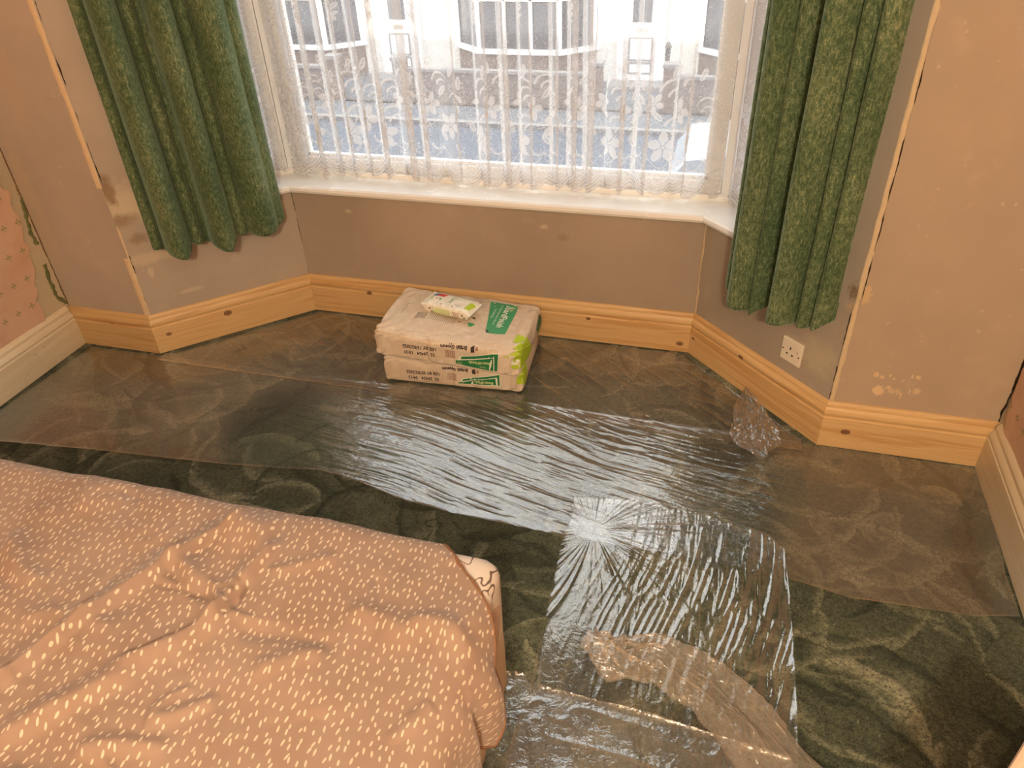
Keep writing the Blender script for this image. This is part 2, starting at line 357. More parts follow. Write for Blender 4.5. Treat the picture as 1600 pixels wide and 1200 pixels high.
strip('corner_crack_and_shade', 'wall_left', (-2.48, 2.045), (0, -1), (1, 0), .0, .004, .165, 1.0, simple('corner_shadow_line', (.16, .09, .045), .9, .1), .002, 13, amp=.002)  # no crack here: a dark strip painted as the corner's shade

# ---------------------------------------------------------------- carpet: green pile with swept swirls
NX, NY = 960, 1000
xs = np.linspace(-2.48, .875, NX); ys = np.linspace(-2.2, 2.5, NY)
X, Y = np.meshgrid(xs, ys, indexing='ij')
nap = np.zeros_like(X)
rs = np.random.RandomState(5)
for i in range(620):
    cx, cy = rs.uniform(-2.7, 1.1), rs.uniform(-.4, 2.6); rr = rs.uniform(.07, .30); a0 = rs.uniform(0, 2 * PI); span = rs.uniform(.5, 1.3); wd = rs.uniform(.02, .085)
    i0, i1 = np.searchsorted(xs, [cx - rr - wd, cx + rr + wd]); j0, j1 = np.searchsorted(ys, [cy - rr - wd, cy + rr + wd])
    if i1 - i0 < 3 or j1 - j0 < 3: continue
    x = X[i0:i1, j0:j1] - cx; y = Y[i0:i1, j0:j1] - cy; d = np.hypot(x, y) + (fbm(x * 18, y * 18, i) - .5) * .03; th = (np.arctan2(y, x) - a0 + PI) % (2 * PI) - PI
    t = (rr - d) / wd; taper = np.clip(1 - (th / span) ** 2, 0, 1) ** .5
    s_ = sstep(0, .05, t) * (1 - sstep(.1 + .9 * taper * .0, 1.0 * taper + .02, t)) * (taper > 0)
    k = s_ * rs.choice([-1.0, 1.0, .8]) * rs.uniform(.5, 1)
    nap[i0:i1, j0:j1] = nap[i0:i1, j0:j1] * (1 - .75 * np.abs(s_)) + k
nap = nap * .8 + (fbm(X * 5, Y * 5, 2) - .5) * 1.1
crk = np.abs(fbm(X * 9 + 2 * vn(X * 4, Y * 4, 4), Y * 9, 40, 3) - .5)
crack = (1 - sstep(0, .012, crk)) * sstep(.52, .66, vn(X * 6, Y * 6, 77))
napc = np.clip(.46 + .60 * nap, 0, 1)
Z = -.006 + .004 * napc - .004 * crack
inside = np.ones_like(X, bool)
inside &= ~((Y > 2.06) & (X < -2.10)) & ~((Y > 2.06) & (X > .40)) & ~((Y - 2.06 > (X + 2.10)) & (Y > 2.06)) & ~((Y - 2.06 > (.40 - X)) & (Y > 2.06))
def carpet_mat():
    s = N('green_pile_carpet'); at = s.n('ShaderNodeVertexColor', layer_name='pattern').outputs[0]
    sp = s.n('ShaderNodeSeparateColor'); s.set(sp.inputs[0], at); pos = s.coord('Object')
    n1 = s.noise(pos, 260, 3, .7).outputs[0]; n2 = s.noise(s.scale(pos, (1, 1, 1)), 90, 3, .65).outputs[0]
    c = s.ramp(sp.outputs[0], [(0.0, (.022, .030, .013)), (.45, (.068, .078, .042)), (1.0, (.24, .235, .145))])
    f = s.ramp(s.math('ADD', s.math('MULTIPLY', n1, .6), s.math('MULTIPLY', n2, .4)), [(.40, .38), (.60, 1.65)])
    c = s.mix(1.0, c, f, 'MULTIPLY')
    c = s.mix(sp.outputs[1], c, (.010, .013, .006))
    h = s.math('ADD', n1, s.math('MULTIPLY', n2, .8))
    b = s.bsdf(c, .95, .1, 0, s.bump(h, .8, .006)); b.inputs['Sheen Weight'].default_value = .12; b.inputs['Sheen Roughness'].default_value = .6
    return s.m
P = np.stack([X, Y, Z], -1)
cc = np.stack([napc, crack, napc * 0], -1)
grid('floor', P, carpet_mat(), col=cc, kind='structure', mask=inside)
box('floor_boards', (-.8, .15, -.06), (3.6, 4.95, .10), simple('floor_boards', (.25, .15, .08), .7), kind='structure')

# ---------------------------------------------------------------- baseboards
def pine(name, knots, seed, tone=1.0):
    s = N(name); uv = s.coord('UV'); sp = s.n('ShaderNodeSeparateXYZ'); s.set(sp.inputs[0], uv); U, V = sp.outputs[0], sp.outputs[1]
    warp = None; dark = None
    pull = s.math('MULTIPLY', s.math('SUBTRACT', s.noise(s.scale(uv, (2.2, 9, 1)), 1, 2).outputs[0], .5), .05)
    Vw = s.math('ADD', V, pull)
    for (ku, kv, kr) in knots:
        du = s.math('SUBTRACT', U, ku); dv = s.math('MULTIPLY', s.math('SUBTRACT', V, kv), 1.45)
        d = s.math('SQRT', s.math('ADD', s.math('MULTIPLY', du, du), s.math('MULTIPLY', dv, dv)))
        dd = s.math('DIVIDE', d, kr * 1.35)
        q = s.math('DIVIDE', dv, s.math('ADD', s.math('MULTIPLY', s.math('MULTIPLY', dd, dd), 1.0), 1.2))
        Vw = s.math('SUBTRACT', Vw, s.math('MULTIPLY', q, .9))
        k = s.ramp(dd, [(0.0, .55), (.35, .95), (.62, .55), (.85, 1.0), (1.0, .55), (1.5, .18), (2.4, 0.0)]); dark = k if dark is None else s.math('MAXIMUM', dark, k)
    cv = s.n('ShaderNodeCombineXYZ'); s.set(cv.inputs[0], s.math('MULTIPLY', U, 1.1)); s.set(cv.inputs[1], s.math('MULTIPLY', Vw, 26)); cv.inputs[2].default_value = seed * 3.7
    g1 = s.noise(cv.outputs[0], 1.0, 4, .6, .3).outputs[0]
    cv2 = s.n('ShaderNodeCombineXYZ'); s.set(cv2.inputs[0], s.math('MULTIPLY', U, 6)); s.set(cv2.inputs[1], s.math('MULTIPLY', Vw, 420)); cv2.inputs[2].default_value = seed
    g2 = s.noise(cv2.outputs[0], 1.0, 2, .6).outputs[0]
    c = s.ramp(g1, [(.25, (.64 * tone, .40 * tone, .17 * tone)), (.5, (.71 * tone, .48 * tone, .23 * tone)), (.62, (.58 * tone, .33 * tone, .125 * tone)), (.75, (.73 * tone, .51 * tone, .26 * tone))])
    c = s.mix(s.math('MULTIPLY', s.ramp(g2, [(.4, 0.), (.7, 1.)]), .35), c, (.50, .24, .07))
    if dark is not None: c = s.mix(dark, c, (.075, .016, .006))
    s.bsdf(c, .42, .4, 0, s.bump(g2, .08, .0008)); return s.m
PROF = [(.019, 0), (.019, .006), (.019, .110), (.0165, .1125), (.0155, .117), (.0175, .121), (.0185, .128), (.0175, .137), (.0135, .144), (.0105, .1475), (.0105, .153), (.0085, .159), (.005, .1635), (0, .165)]
def board(name, p, q, mp, mq, mat, prof=PROF, ext=None):
    """mitred board: mp, mq are the mitre directions per metre of depth"""
    L = (Vector(q) - Vector(p)).length; nU = max(2, int(L / .02)); K = len(prof)
    P = np.zeros((nU, K, 3)); uv = np.zeros((nU, K, 2)); vv = [0]
    for i in range(1, K): vv.append(vv[-1] + math.hypot(prof[i][0] - prof[i - 1][0], prof[i][1] - prof[i - 1][1]))
    for j, (d, z) in enumerate(prof):
        a = Vector(p) + Vector(mp) * d; b = Vector(q) + Vector(mq) * d
        for i in range(nU):
            t = i / (nU - 1); c = a.lerp(b, t); P[i, j] = (c.x, c.y, z); uv[i, j] = ((c - Vector(p)).dot((Vector(q) - Vector(p)).normalized()), vv[j])
    o = grid(name, P, mat, uv=uv, kind='structure', smooth=False)
    md = o.modifiers.new('edge', 'EDGE_SPLIT'); return o
iB = (-(-k_), -1.0)  # mitre pointing into the room
def mit(n1, n2):
    n1 = Vector(n1); n2 = Vector(n2); return (n1 + n2) / (1 + n1.dot(n2))
nS = Vector((0, -1)); nl = Vector((.7071, -.7071)); nr = Vector((-.7071, -.7071)); nLW = Vector((1, 0)); nRW = Vector((-1, 0))
def kn(px, py, p, d, r):
    n = Vector((-d.y, d.x)); q = Vector(p) - n * .019; v = pl(px, py, q, n); return ((Vector((v.x, v.y)) - Vector(p)).dot(d), v.z, r)
dX = Vector((1, 0))
board('baseboard_front_left', A, B, nS, mit(nS, nl), pine('pine_1', [(.2, .118, .004)], 1, .82))
board('baseboard_bay_left', B, C, mit(nS, nl), mit(nl, nS), pine('pine_2', [kn(356, 489, B, dBC, .012), kn(264, 522, B, dBC, .008)], 2, .95))
board('baseboard_bay_front', C, D, mit(nl, nS), mit(nS, nr), pine('pine_3', [kn(577, 458, C, dX, .009), kn(919, 498, C, dX, .007), kn(1062, 537, C, dX, .010)], 3, .95))
board('baseboard_bay_right', D, E_, mit(nS, nr), mit(nr, nS), pine('pine_4', [kn(1083, 529, D, dDE, .006), kn(1157, 558, D, dDE, .009)], 4, 1.0))
board('baseboard_front_right', E_, FF, mit(nr, nS), nS, pine('pine_5', [kn(1321, 675, E_, dX, .0105)], 5, 1.0))
def gloss_cream():
    s = N('aged_cream_gloss'); pos = s.coord('Object'); n = s.noise(s.scale(pos, (8, 1.5, 30)), 1, 4, .6).outputs[0]; n2 = s.noise(pos, 60, 3).outputs[0]
    c = s.mix(s.ramp(n, [(.4, 0.), (.7, 1.)]), (.66, .54, .36), (.74, .64, .46))
    c = s.mix(s.math('MULTIPLY', s.ramp(n2, [(.62, 0.), (.75, 1.)]), .4), c, (.42, .28, .14))
    s.bsdf(c, .35, .5); return s.m
WPROF = [(.024, 0), (.024, .115), (.021, .119), (.021, .124), (.023, .128), (.020, .138), (.013, .146), (.012, .152), (.013, .158), (.009, .166), (.004, .172), (0, .174)]
m_gloss = gloss_cream()
board('baseboard_left', (-2.48, BACK), (-2.48, 2.026), nLW, nLW, m_gloss, WPROF)
board('baseboard_right', (.875, 2.026), (.875, BACK), nRW, nRW, m_gloss, WPROF)

# ---------------------------------------------------------------- window sill and windows
m_upvc = simple('white_upvc', (.80, .80, .80), .30, .5, nscale=12, var=.03)
def sill_mat():
    s = N('white_gloss_sill'); pos = s.coord('Object'); n = s.noise(pos, 14, 4, .6).outputs[0]
    s.bsdf(s.mix(n, (.78, .75, .70), (.86, .85, .82)), s.ramp(n, [(.3, .16), (.7, .30)]), .5, 0, s.bump(n, .05, .004)); return s.m
m_sill = sill_mat()
SP = [(0.0, .528), (.016, .528), (.024, .532), (.027, .541), (.024, .551), (.016, .556), (-.148, .557), (-.148, .528), (0.0, .528)]
def sprof(name, p, q, mp, mq, mat, prof):
    return board(name, p, q, mp, mq, mat, prof)
sprof('trim_sill_left', PB - dBC * .05, C, nl, mit(nl, nS), m_sill, SP)
sprof('trim_sill_front', C, D, mit(nl, nS), mit(nS, nr), m_sill, SP)
sprof('trim_sill_right', D, PE + dDE * .05, mit(nS, nr), nr, m_sill, SP)
UP = [(-.118, .557), (-.118, .572), (-.121, .575), (-.145, .575)]
sprof('trim_upstand_left', PB, C, nl, mit(nl, nS), m_sill, UP)
sprof('trim_upstand_front', C, D, mit(nl, nS), mit(nS, nr), m_sill, UP)
sprof('trim_upstand_right', D, PE, mit(nS, nr), nr, m_sill, UP)
def glass_mat():
    s = N('window_glass'); tr = s.n('ShaderNodeBsdfTransparent'); gl = s.n('ShaderNodeBsdfGlossy'); gl.inputs['Roughness'].default_value = .01
    fr = s.schlick(.04); tr.inputs[0].default_value = (.96, .98, .98, 1)
    mx = s.n('ShaderNodeMixShader'); s.set(mx.inputs[0], fr); s.set(mx.inputs[1], tr.outputs[0]); s.set(mx.inputs[2], gl.outputs[0]); s.surf(mx.outputs[0]); return s.m
m_glass = glass_mat()
def seg_box(name, a, b, z0, z1, inner, outer, mat, parent, bev=.004):
    """box along plan line a->b between depth inner and outer (outward normal), from z0 to z1"""
    a = Vector(a); b = Vector(b); d = (b - a); L = d.length; d.normalize(); n = Vector((-d.y, d.x)); c = (a + b) / 2 + n * (inner + outer) / 2
    return box(name, (c.x, c.y, (z0 + z1) / 2), (L, outer - inner, z1 - z0), mat, parent, math.atan2(d.y, d.x), bev)
def window(name, a, b, z0=.575, z1=2.30, sw=.05, mull=()):
    t = empty(name, (*((Vector(a) + Vector(b)) / 2), z0)); t['kind'] = 'structure'
    a = Vector(a); b = Vector(b); d = (b - a).normalized(); L = (b - a).length
    seg_box('bottom_rail', a, b, z0, z0 + .045, 0, .06, m_upvc, t); seg_box('top_rail', a, b, z1 - .05, z1, 0, .06, m_upvc, t)
    seg_box('side_rail', a, a + d * sw, z0 + .045, z1 - .05, 0, .06, m_upvc, t); seg_box('side_rail', b - d * sw, b, z0 + .045, z1 - .05, 0, .06, m_upvc, t)
    xs_ = [sw] + list(mull) + [L - sw]
    for m in mull: seg_box('mullion', a + d * (m - .03), a + d * (m + .03), z0 + .045, z1 - .05, .0, .06, m_upvc, t)
    g = seg_box('pane', a + d * sw, b - d * sw, z0 + .045, z1 - .05, .028, .032, m_glass, t, 0)
    for (p, q) in ((a + d * sw, a + d * (sw + .014)), (b - d * (sw + .014), b - d * sw)): seg_box('glazing_bead', p, q, z0 + .045, z1 - .05, .012, .034, m_upvc, t, .003)
    seg_box('glazing_bead', a + d * sw, b - d * sw, z0 + .045, z0 + .058, .012, .034, m_upvc, t, .003)
    return t
off = .140
Cw = C + Vector(mC) * off; Dw = D + Vector(mD) * off
window('window_1', Cw + Vector((.022, 0)), Dw - Vector((.022, 0)), mull=())
Bw = PB + Vector(nL) * off; Ew = PE + Vector(nR) * off
window('window_2', Bw, Cw - dBC * .022)
window('window_3', Dw + dDE * .022, Ew)
# corner posts
for nm, c, m in (('trim_post_left', C, mC), ('trim_post_right', D, mD)):
    vs = []; p0 = c + Vector(m) * .138; sgn = -1 if nm.endswith('left') else 1
    dd = -dBC if sgn < 0 else dDE
    pts2 = [p0 - Vector((sgn * .020, 0)), p0 + dd * .020, p0 + dd * .020 + Vector((m[0] / abs(m[0]) * .7071, .7071)) * .065, p0 + Vector(m) * .075, p0 - Vector((sgn * .020, 0)) + Vector((0, .065))]
    if sgn > 0: pts2 = pts2[::-1]
    vs = [(p.x, p.y, .575) for p in pts2] + [(p.x, p.y, 2.30) for p in pts2]
    mesh(nm, vs, [tuple(range(5))[::-1], tuple(range(5, 10))] + [(i, (i + 1) % 5, (i + 1) % 5 + 5, i + 5) for i in range(5)], m_upvc, kind='structure')
# daylight portals exactly in the window openings
for nm, a, b in (('portal_front', Cw, Dw), ('portal_left', Bw, Cw), ('portal_right', Dw, Ew)):
    l = bpy.data.lights.new(nm, 'AREA'); l.shape = 'RECTANGLE'; d = (b - a); l.size = d.length; l.size_y = 1.75
    l.cycles.is_portal = True
    o = bpy.data.objects.new(nm, l); COL.objects.link(o); c = (a + b) / 2; n = Vector((-d.y, d.x)).normalized()
    o.location = (c.x + n.x * .07, c.y + n.y * .07, 1.44); o.rotation_euler = Vector((-n.x, -n.y, 0)).to_track_quat('-Z', 'Y').to_euler()

# ---------------------------------------------------------------- net curtain with a woven lace border
TW, TH = .280, 1.00; RES = 700.0
tw, th_ = int(TW * RES), int(TH * RES)
TI = np.zeros((tw, th_)); TX, TY = np.meshgrid(np.arange(tw) / RES, np.arange(th_) / RES, indexing='ij')
def wrapx(cx): return (TX - cx + TW / 2) % TW - TW / 2
def ell(cx, cy, a, b, ang, v=1.0, line=False):
    x = wrapx(cx); y = TY - cy; c, s = math.cos(ang), math.sin(ang); u = (x * c + y * s) / a; w_ = (-x * s + y * c) / b; d = np.hypot(u, w_)
    m = np.abs(d - 1) < .22 if line else d < 1
    TI[m] = np.maximum(TI[m], v) if v > 0 else 0.05
def petal(cx, cy, ang, L, W, v=.9):
    ell(cx + math.cos(ang) * L * .55, cy + math.sin(ang) * L * .55, L * .5, W, ang, v)
def flower(cx, cy, r, rot, v=.9):
    for i in range(5): petal(cx, cy, rot + i * 2 * PI / 5, r, r * .30, v)
    for i in range(5):
        a = rot + (i + .5) * 2 * PI / 5; ell(cx + math.cos(a) * r * .35, cy + math.sin(a) * r * .35, r * .22, r * .035, a, -1)
    ell(cx, cy, r * .16, r * .16, 0, -1); ell(cx, cy, r * .10, r * .10, 0, 1)
def scroll(cx, cy, r, a0, a1, wd):
    for t in np.linspace(0, 1, 26):
        a = a0 + (a1 - a0) * t; rr = r * (1 - .35 * t); ell(cx + rr * math.cos(a), cy + rr * math.sin(a), wd * (1.25 - t), wd * (1.25 - t), 0, .9)
def leaf(cx, cy, ang, L, W): petal(cx, cy, ang, L, W, .85); ell(cx + math.cos(ang) * L * .55, cy + math.sin(ang) * L * .55, L * .42, W * .12, ang, -1)
# scalloped border bands follow the hem (two scallops per repeat)
sc_ = np.abs(np.cos(PI * TX / .07)); base = .018 * (1 - sc_)
for off_, wd_ in ((.004, .004), (.014, .0022), (.023, .0022), (.032, .003)):
    TI[np.abs(TY - base * (1 + off_ * 20) - off_) < wd_] = .95
for k in range(8):
    cx = (k + .5) * TW / 8; yb = .018 * (1 - abs(math.cos(PI * cx / .07))) * 1.9
    ell(cx, yb + .046, .0055, .0055, 0, .95)
for k in range(12):
    cx = (k + .5) * TW / 12; ell(cx, .062 + .018 * (1 - abs(math.cos(PI * cx / .07))) * 1.9, .0028, .0028, 0, .95)
TI[(np.abs(TY - .072 - .03 * (1 - sc_)) < .0012)] = .8
flower(.075, .125, .040, .3); flower(.205, .165, .036, 1.1); flower(.045, .235, .026, .9); flower(.14, .215, .030, 0.1)
for (x, y, r, a, b, wd) in ((.11, .17, .035, 2.8, .2, .0035), (.12, .155, .024, 2.9, .0, .003), (.10, .255, .042, 2.9, .3, .0035), (.11, .245, .030, 2.9, .2, .003), (.115, .235, .018, 2.9, .2, .003),
                          (.23, .225, .035, .2, 2.9, .0035), (.235, .215, .022, .2, 2.9, .003), (.18, .275, .030, 3.0, .4, .0032), (.185, .268, .018, 3.0, .4, .0028), (.25, .118, .026, 3.3, 5.9, .003), (.16, .112, .022, 3.3, 5.9, .003)):
    scroll(x, y, r, a, b, wd)
for (x, y, a) in ((.09, .29, 1.3), (.14, .30, 1.9), (.07, .19, 2.4), (.19, .12, 2.2), (.17, .24, .9), (.235, .19, .8), (.02, .15, 2.0), (.26, .26, 1.5), (.21, .29, 1.1)): leaf(x, y, a, .034, .0075)
# sprays higher up
for (x, y0) in ((.07, .44), (.21, .62), (.07, .80)):
    scroll(x + .008, y0 + .055, .012, -1.5, 3.0, .0016)
    for j in range(4): leaf(x, y0 + .012 * j, 1.57 + (1 if j % 2 else -1) * .85, .026, .006)
    flower(x, y0 - .012, .018, .4, .85)
# stipple
st_ = rs.rand(tw, th_); st_ = (st_ > .80)
dens = np.clip(fbm(TX * 22, TY * 22, 3) * 2.4 - .75, 0, 1) * np.exp(-((TY - .20) / .12) ** 2) + .5 * np.exp(-((TY - .47) / .05) ** 2 - (wrapx(.07) / .03) ** 2) + .4 * np.exp(-((TY - .65) / .05) ** 2 - (wrapx(.21) / .03) ** 2)
TI = np.maximum(TI, st_ * (rs.rand(tw, th_) < dens * 1.2) * .85)

def net_mat():
    s = N('white_lace_net'); at = s.n('ShaderNodeVertexColor', layer_name='pattern').outputs[0]; sp = s.n('ShaderNodeSeparateColor'); s.set(sp.inputs[0], at)
    g = s.n('ShaderNodeNewGeometry'); dt = s.n('ShaderNodeVectorMath', operation='DOT_PRODUCT'); s.set(dt.inputs[0], g.outputs['Normal']); s.set(dt.inputs[1], g.outputs['Incoming'])
    cs = s.math('MAXIMUM', s.math('ABSOLUTE', dt.outputs['Value']), .12)
    weave = s.noise(s.scale(s.coord('Object'), (1, 1, .25)), 900, 1).outputs[0]
    hole = s.math('SUBTRACT', 1.0, s.math('ADD', s.math('MULTIPLY', sp.outputs[0], .46), s.math('ADD', .24, s.math('MULTIPLY', weave, .12))))
    a = s.math('SUBTRACT', 1.0, s.math('POWER', hole, s.math('DIVIDE', 1.0, cs)), clamp=True)
    tr = s.n('ShaderNodeBsdfTransparent'); df = s.n('ShaderNodeBsdfDiffuse'); df.inputs[0].default_value = (.86, .84, .82, 1); tl = s.n('ShaderNodeBsdfTranslucent'); tl.inputs[0].default_value = (.60, .61, .64, 1)
    m1 = s.n('ShaderNodeMixShader'); m1.inputs[0].default_value = .45; s.set(m1.inputs[1], df.outputs[0]); s.set(m1.inputs[2], tl.outputs[0])
    m2 = s.n('ShaderNodeMixShader'); s.set(m2.inputs[0], a); s.set(m2.inputs[1], tr.outputs[0]); s.set(m2.inputs[2], m1.outputs[0]); s.surf(m2.outputs[0]); return s.m
m_net = net_mat()
def net(name, path, folds, label, seed, amp=.022, cols=900, z_hem=.566, hang=0.0):
    path = [Vector(p) for p in path]; L = [0]
    for a, b in zip(path, path[1:]): L.append(L[-1] + (b - a).length)
    t = np.linspace(0, L[-1], cols); px = np.interp(t, L, [p.x for p in path]); py = np.interp(t, L, [p.y for p in path])
    tx = np.gradient(px, t); ty = np.gradient(py, t); ln = np.hypot(tx, ty); tx /= ln; ty /= ln; nx, ny = ty, -tx     # towards the room
    k = 31; ker = np.ones(k) / k
    for arr in (nx, ny): arr[:] = np.convolve(np.pad(arr, k // 2, 'edge'), ker, 'valid')
    r = np.random.RandomState(seed); kn_ = np.linspace(0, L[-1], folds + 1); jit = np.concatenate([[0], np.cumsum(r.uniform(.45, 1.55, folds))]); jit = jit / jit[-1] * folds
    ph = np.interp(t, kn_, jit) * 2 * PI
    ampv = np.interp(t, np.linspace(0, L[-1], folds * 2), r.uniform(.55, 1.25, folds * 2))
    zt = np.concatenate([np.linspace(0, .78, 340), np.linspace(.80, 1.68, 40)])
    zz, tt = np.meshgrid(zt, t, indexing='ij')
    sway = (fbm(t * 6, t * 0 + seed, seed) - .5)
    A_ = amp * ampv * 1.0
    def shape(zq):
        w_ = ph + .5 * (fbm(zq * 1.6 + 0 * ph, ph / 6.0, seed + 2) - .5)
        o = A_ * (np.sin(w_) + .22 * np.sin(2 * w_ + 1)) * (.8 + .25 * np.exp(-zq / .25))
        lat = A_ * .55 * np.sin(2 * w_ + .4) + .010 * (vn(zq * 1.5 + 0 * ph, ph / 3, seed + 5) - .5)
        return o, lat
    P = np.zeros((len(zt), cols, 3))
    for i, zq in enumerate(zt):
        o, lat = shape(zq + 0 * ph); P[i, :, 0] = px + nx * o + tx * lat; P[i, :, 1] = py + ny * o + ty * lat
    ds = np.hypot(np.diff(P[60, :, 0]), np.diff(P[60, :, 1])); s_ = np.concatenate([[0], np.cumsum(ds)])
    KS = 1.35; scal = .018 * KS * (1 - np.abs(np.cos(PI * s_ / (.07 * KS))))
    hemz = z_hem + scal + hang * (fbm(t * 3, t * 0, seed + 9) - .5)
    P[:, :, 2] = hemz[None, :] + zt[:, None] * (1 - scal[None, :] / 1.68)
    v = zt[:, None] + scal[None, :]
    iu = ((s_ / (TW * KS)) % 1 * tw).astype(int) % tw; iv = np.clip((v / KS * RES).astype(int), 0, th_ - 1)
    c = TI[iu[None, :], iv]; c[v / KS > TH - .01] = 0
    return grid(name, P, m_net, col=c)
nC = C + Vector(mC) * .104; nD = D + Vector(mD) * .104
g_net = 'lace net curtains hung in the bay'
o = net('net_curtain', [nC + Vector((.02, 0)), nD - Vector((.02, 0))], 19, '', 4, amp=.033, cols=1500, hang=.03); tag(o, 'wide white floral lace net curtain across the front pane above the sill', 'net curtain', g_net)
o = net('net_curtain', [PB + Vector(nL) * .100 + dBC * .0, nC - dBC * .03], 5, '', 9, amp=.020, cols=420); tag(o, 'lace net curtain over the narrow left side window, beside the left green curtain', 'net curtain', g_net)
o = net('net_curtain', [nD + dDE * .03, PE + Vector(nR) * .100], 5, '', 12, amp=.022, cols=420); tag(o, 'lace net curtain over the narrow right side window, partly behind the right green curtain', 'net curtain', g_net)
# wires the nets hang from
m_wire = simple('white_curtain_wire', (.8, .8, .78), .4)
for nm, a, b, lb in (('curtain_wire', nC, nD, 'white wire holding the front lace net'), ('curtain_wire', PB + Vector(nL) * .1, nC, 'white wire holding the left side lace net'), ('curtain_wire', nD, PE + Vector(nR) * .1, 'white wire holding the right side lace net')):
    tag(cyl(nm, (a[0], a[1], 2.285), (b[0], b[1], 2.285), .003, m_wire), lb, 'curtain wire', 'net wires')

# ---------------------------------------------------------------- green curtains
def chenille():
    s = N('mottled_green_chenille'); uv = s.coord('UV')
    n1 = s.noise(s.scale(uv, (170, 48, 1)), 1, 4, .65).outputs[0]; n2 = s.noise(s.scale(uv, (520, 170, 1)), 1, 3, .7).outputs[0]; n3 = s.noise(s.scale(uv, (10, 5, 1)), 1, 3).outputs[0]
    v = s.math('ADD', s.math('ADD', s.math('MULTIPLY', n1, .42), s.math('MULTIPLY', n2, .42)), s.math('MULTIPLY', n3, .16))
    c = s.ramp(v, [(.35, (.020, .045, .018)), (.46, (.060, .100, .045)), (.53, (.130, .175, .085)), (.62, (.33, .35, .19))])
    b = s.n('ShaderNodeBsdfPrincipled'); s.set(b.inputs['Base Color'], c); b.inputs['Roughness'].default_value = .8; b.inputs['Specular IOR Level'].default_value = .25
    b.inputs['Sheen Weight'].default_value = .35; b.inputs['Sheen Roughness'].default_value = .35; b.inputs['Sheen Tint'].default_value = (.75, 1, .75, 1); s.set(b.inputs['Normal'], s.bump(n2, .4, .002))
    tl = s.n('ShaderNodeBsdfTranslucent'); s.set(tl.inputs[0], s.mix(.5, c, (.14, .30, .06))); mx = s.n('ShaderNodeMixShader'); mx.inputs[0].default_value = .10; s.set(mx.inputs[1], b.outputs[0]); s.set(mx.inputs[2], tl.outputs[0]); s.surf(mx.outputs[0]); return s.m
m_cur = chenille()
def curtain(name, a, b, out, folds, zbot, seed, ztop=2.31, amp=.045):
    """folds: list of (t, width, height, sharpness) bulges towards the room along a->b; zbot: list of (t, z)"""
    a = Vector(a); b = Vector(b); d = b - a; L = d.length; d.normalize(); n = Vector(out).normalized()
    cols, rows = 520, 260; t = np.linspace(0, 1, cols); zz = np.linspace(0, 1, rows)
    T, Zf = np.meshgrid(t, zz)
    wig = .018 * (fbm(Zf * 2.2, T * 0 + seed, seed) - .5) * (1 - Zf * .5)
    O = np.zeros_like(T)
    for (tc_, wd, h, drift) in folds:
        cc_ = tc_ + drift * (1 - Zf) + wig * 1.2
        u = (T - cc_) / (wd * (1 + .10 * (1 - Zf)))
        O = np.maximum(O, 1.9 * h * np.sqrt(np.clip(1 - u ** 2, 0, 1)) * (1 - .08 * Zf))
    k = 3; pad = np.pad(O, ((0, 0), (k, k)), 'edge'); O = sum(pad[:, i:i + cols] for i in range(2 * k + 1)) / (2 * k + 1)
    O += .010 * (fbm(T * 7, Zf * 3, seed + 3) - .5) + .004 * (fbm(T * 26, Zf * 9, seed + 4) - .5)
    zb = np.interp(t, [p[0] for p in zbot], [p[1] for p in zbot])
    P = np.zeros((rows, cols, 3)); P[..., 0] = a.x + d.x * L * T + n.x * O; P[..., 1] = a.y + d.y * L * T + n.y * O
    P[..., 2] = zb[None, :] + (ztop - zb[None, :]) * Zf - .10 * 0
    ds = np.hypot(np.diff(P[0, :, 0]), np.diff(P[0, :, 1])); s_ = np.concatenate([[0], np.cumsum(ds)])
    uv = np.stack([np.broadcast_to(s_[None, :], T.shape), P[..., 2]], -1)
    # extra rows: the turned-under hem
    Ph = P[:1].copy(); Ph[..., 0] -= n.x * .006; Ph[..., 1] -= n.y * .006; Ph[..., 2] += .001
    Ph2 = Ph.copy(); Ph2[..., 2] += .05
    P = np.concatenate([Ph2, Ph, P], 0); uv = np.concatenate([uv[:1], uv[:1], uv], 0)
    o = grid(name, P, m_cur, uv=uv); md = o.modifiers.new('cloth', 'SOLIDIFY'); md.thickness = .003; md.offset = -1
    return o
PL0 = B + dBC * 0 + nl * .075; 
cl_a = Vector((-1.985, 2.060)); cl_b = Vector((-1.640, 2.405))
o = curtain('green_curtain', cl_a, cl_b, nl, [(.03, .045, .030, 0), (.165, .085, .060, .01), (.315, .045, .028, 0), (.47, .085, .058, .04), (.615, .050, .032, .03), (.78, .110, .055, .03), (.93, .06, .025, 0)],
    [(0, .470), (.05, .470), (.10, .445), (.20, .430), (.27, .455), (.33, .452), (.40, .432), (.52, .418), (.55, .440), (.62, .452), (.78, .445), (.92, .45), (1, .47)], 21)
tag(o, 'mottled green velvet curtain hanging at the left end of the bay', 'curtain')
cr_a = Vector((.070, 2.215)); cr_b = Vector((.352, 1.925))
o = curtain('green_curtain', cr_a, cr_b, nr, [(.05, .06, .022, 0), (.20, .10, .048, 0), (.36, .065, .034, 0), (.645, .105, .062, .01), (.82, .060, .040, .0), (.94, .06, .04, 0)],
    [(0, .455), (.08, .448), (.25, .43), (.34, .425), (.42, .46), (.50, .465), (.55, .47), (.66, .475), (.85, .487), (.94, .50), (1, .53)], 33)
tag(o, 'mottled green velvet curtain hanging at the right end of the bay above the socket', 'curtain')
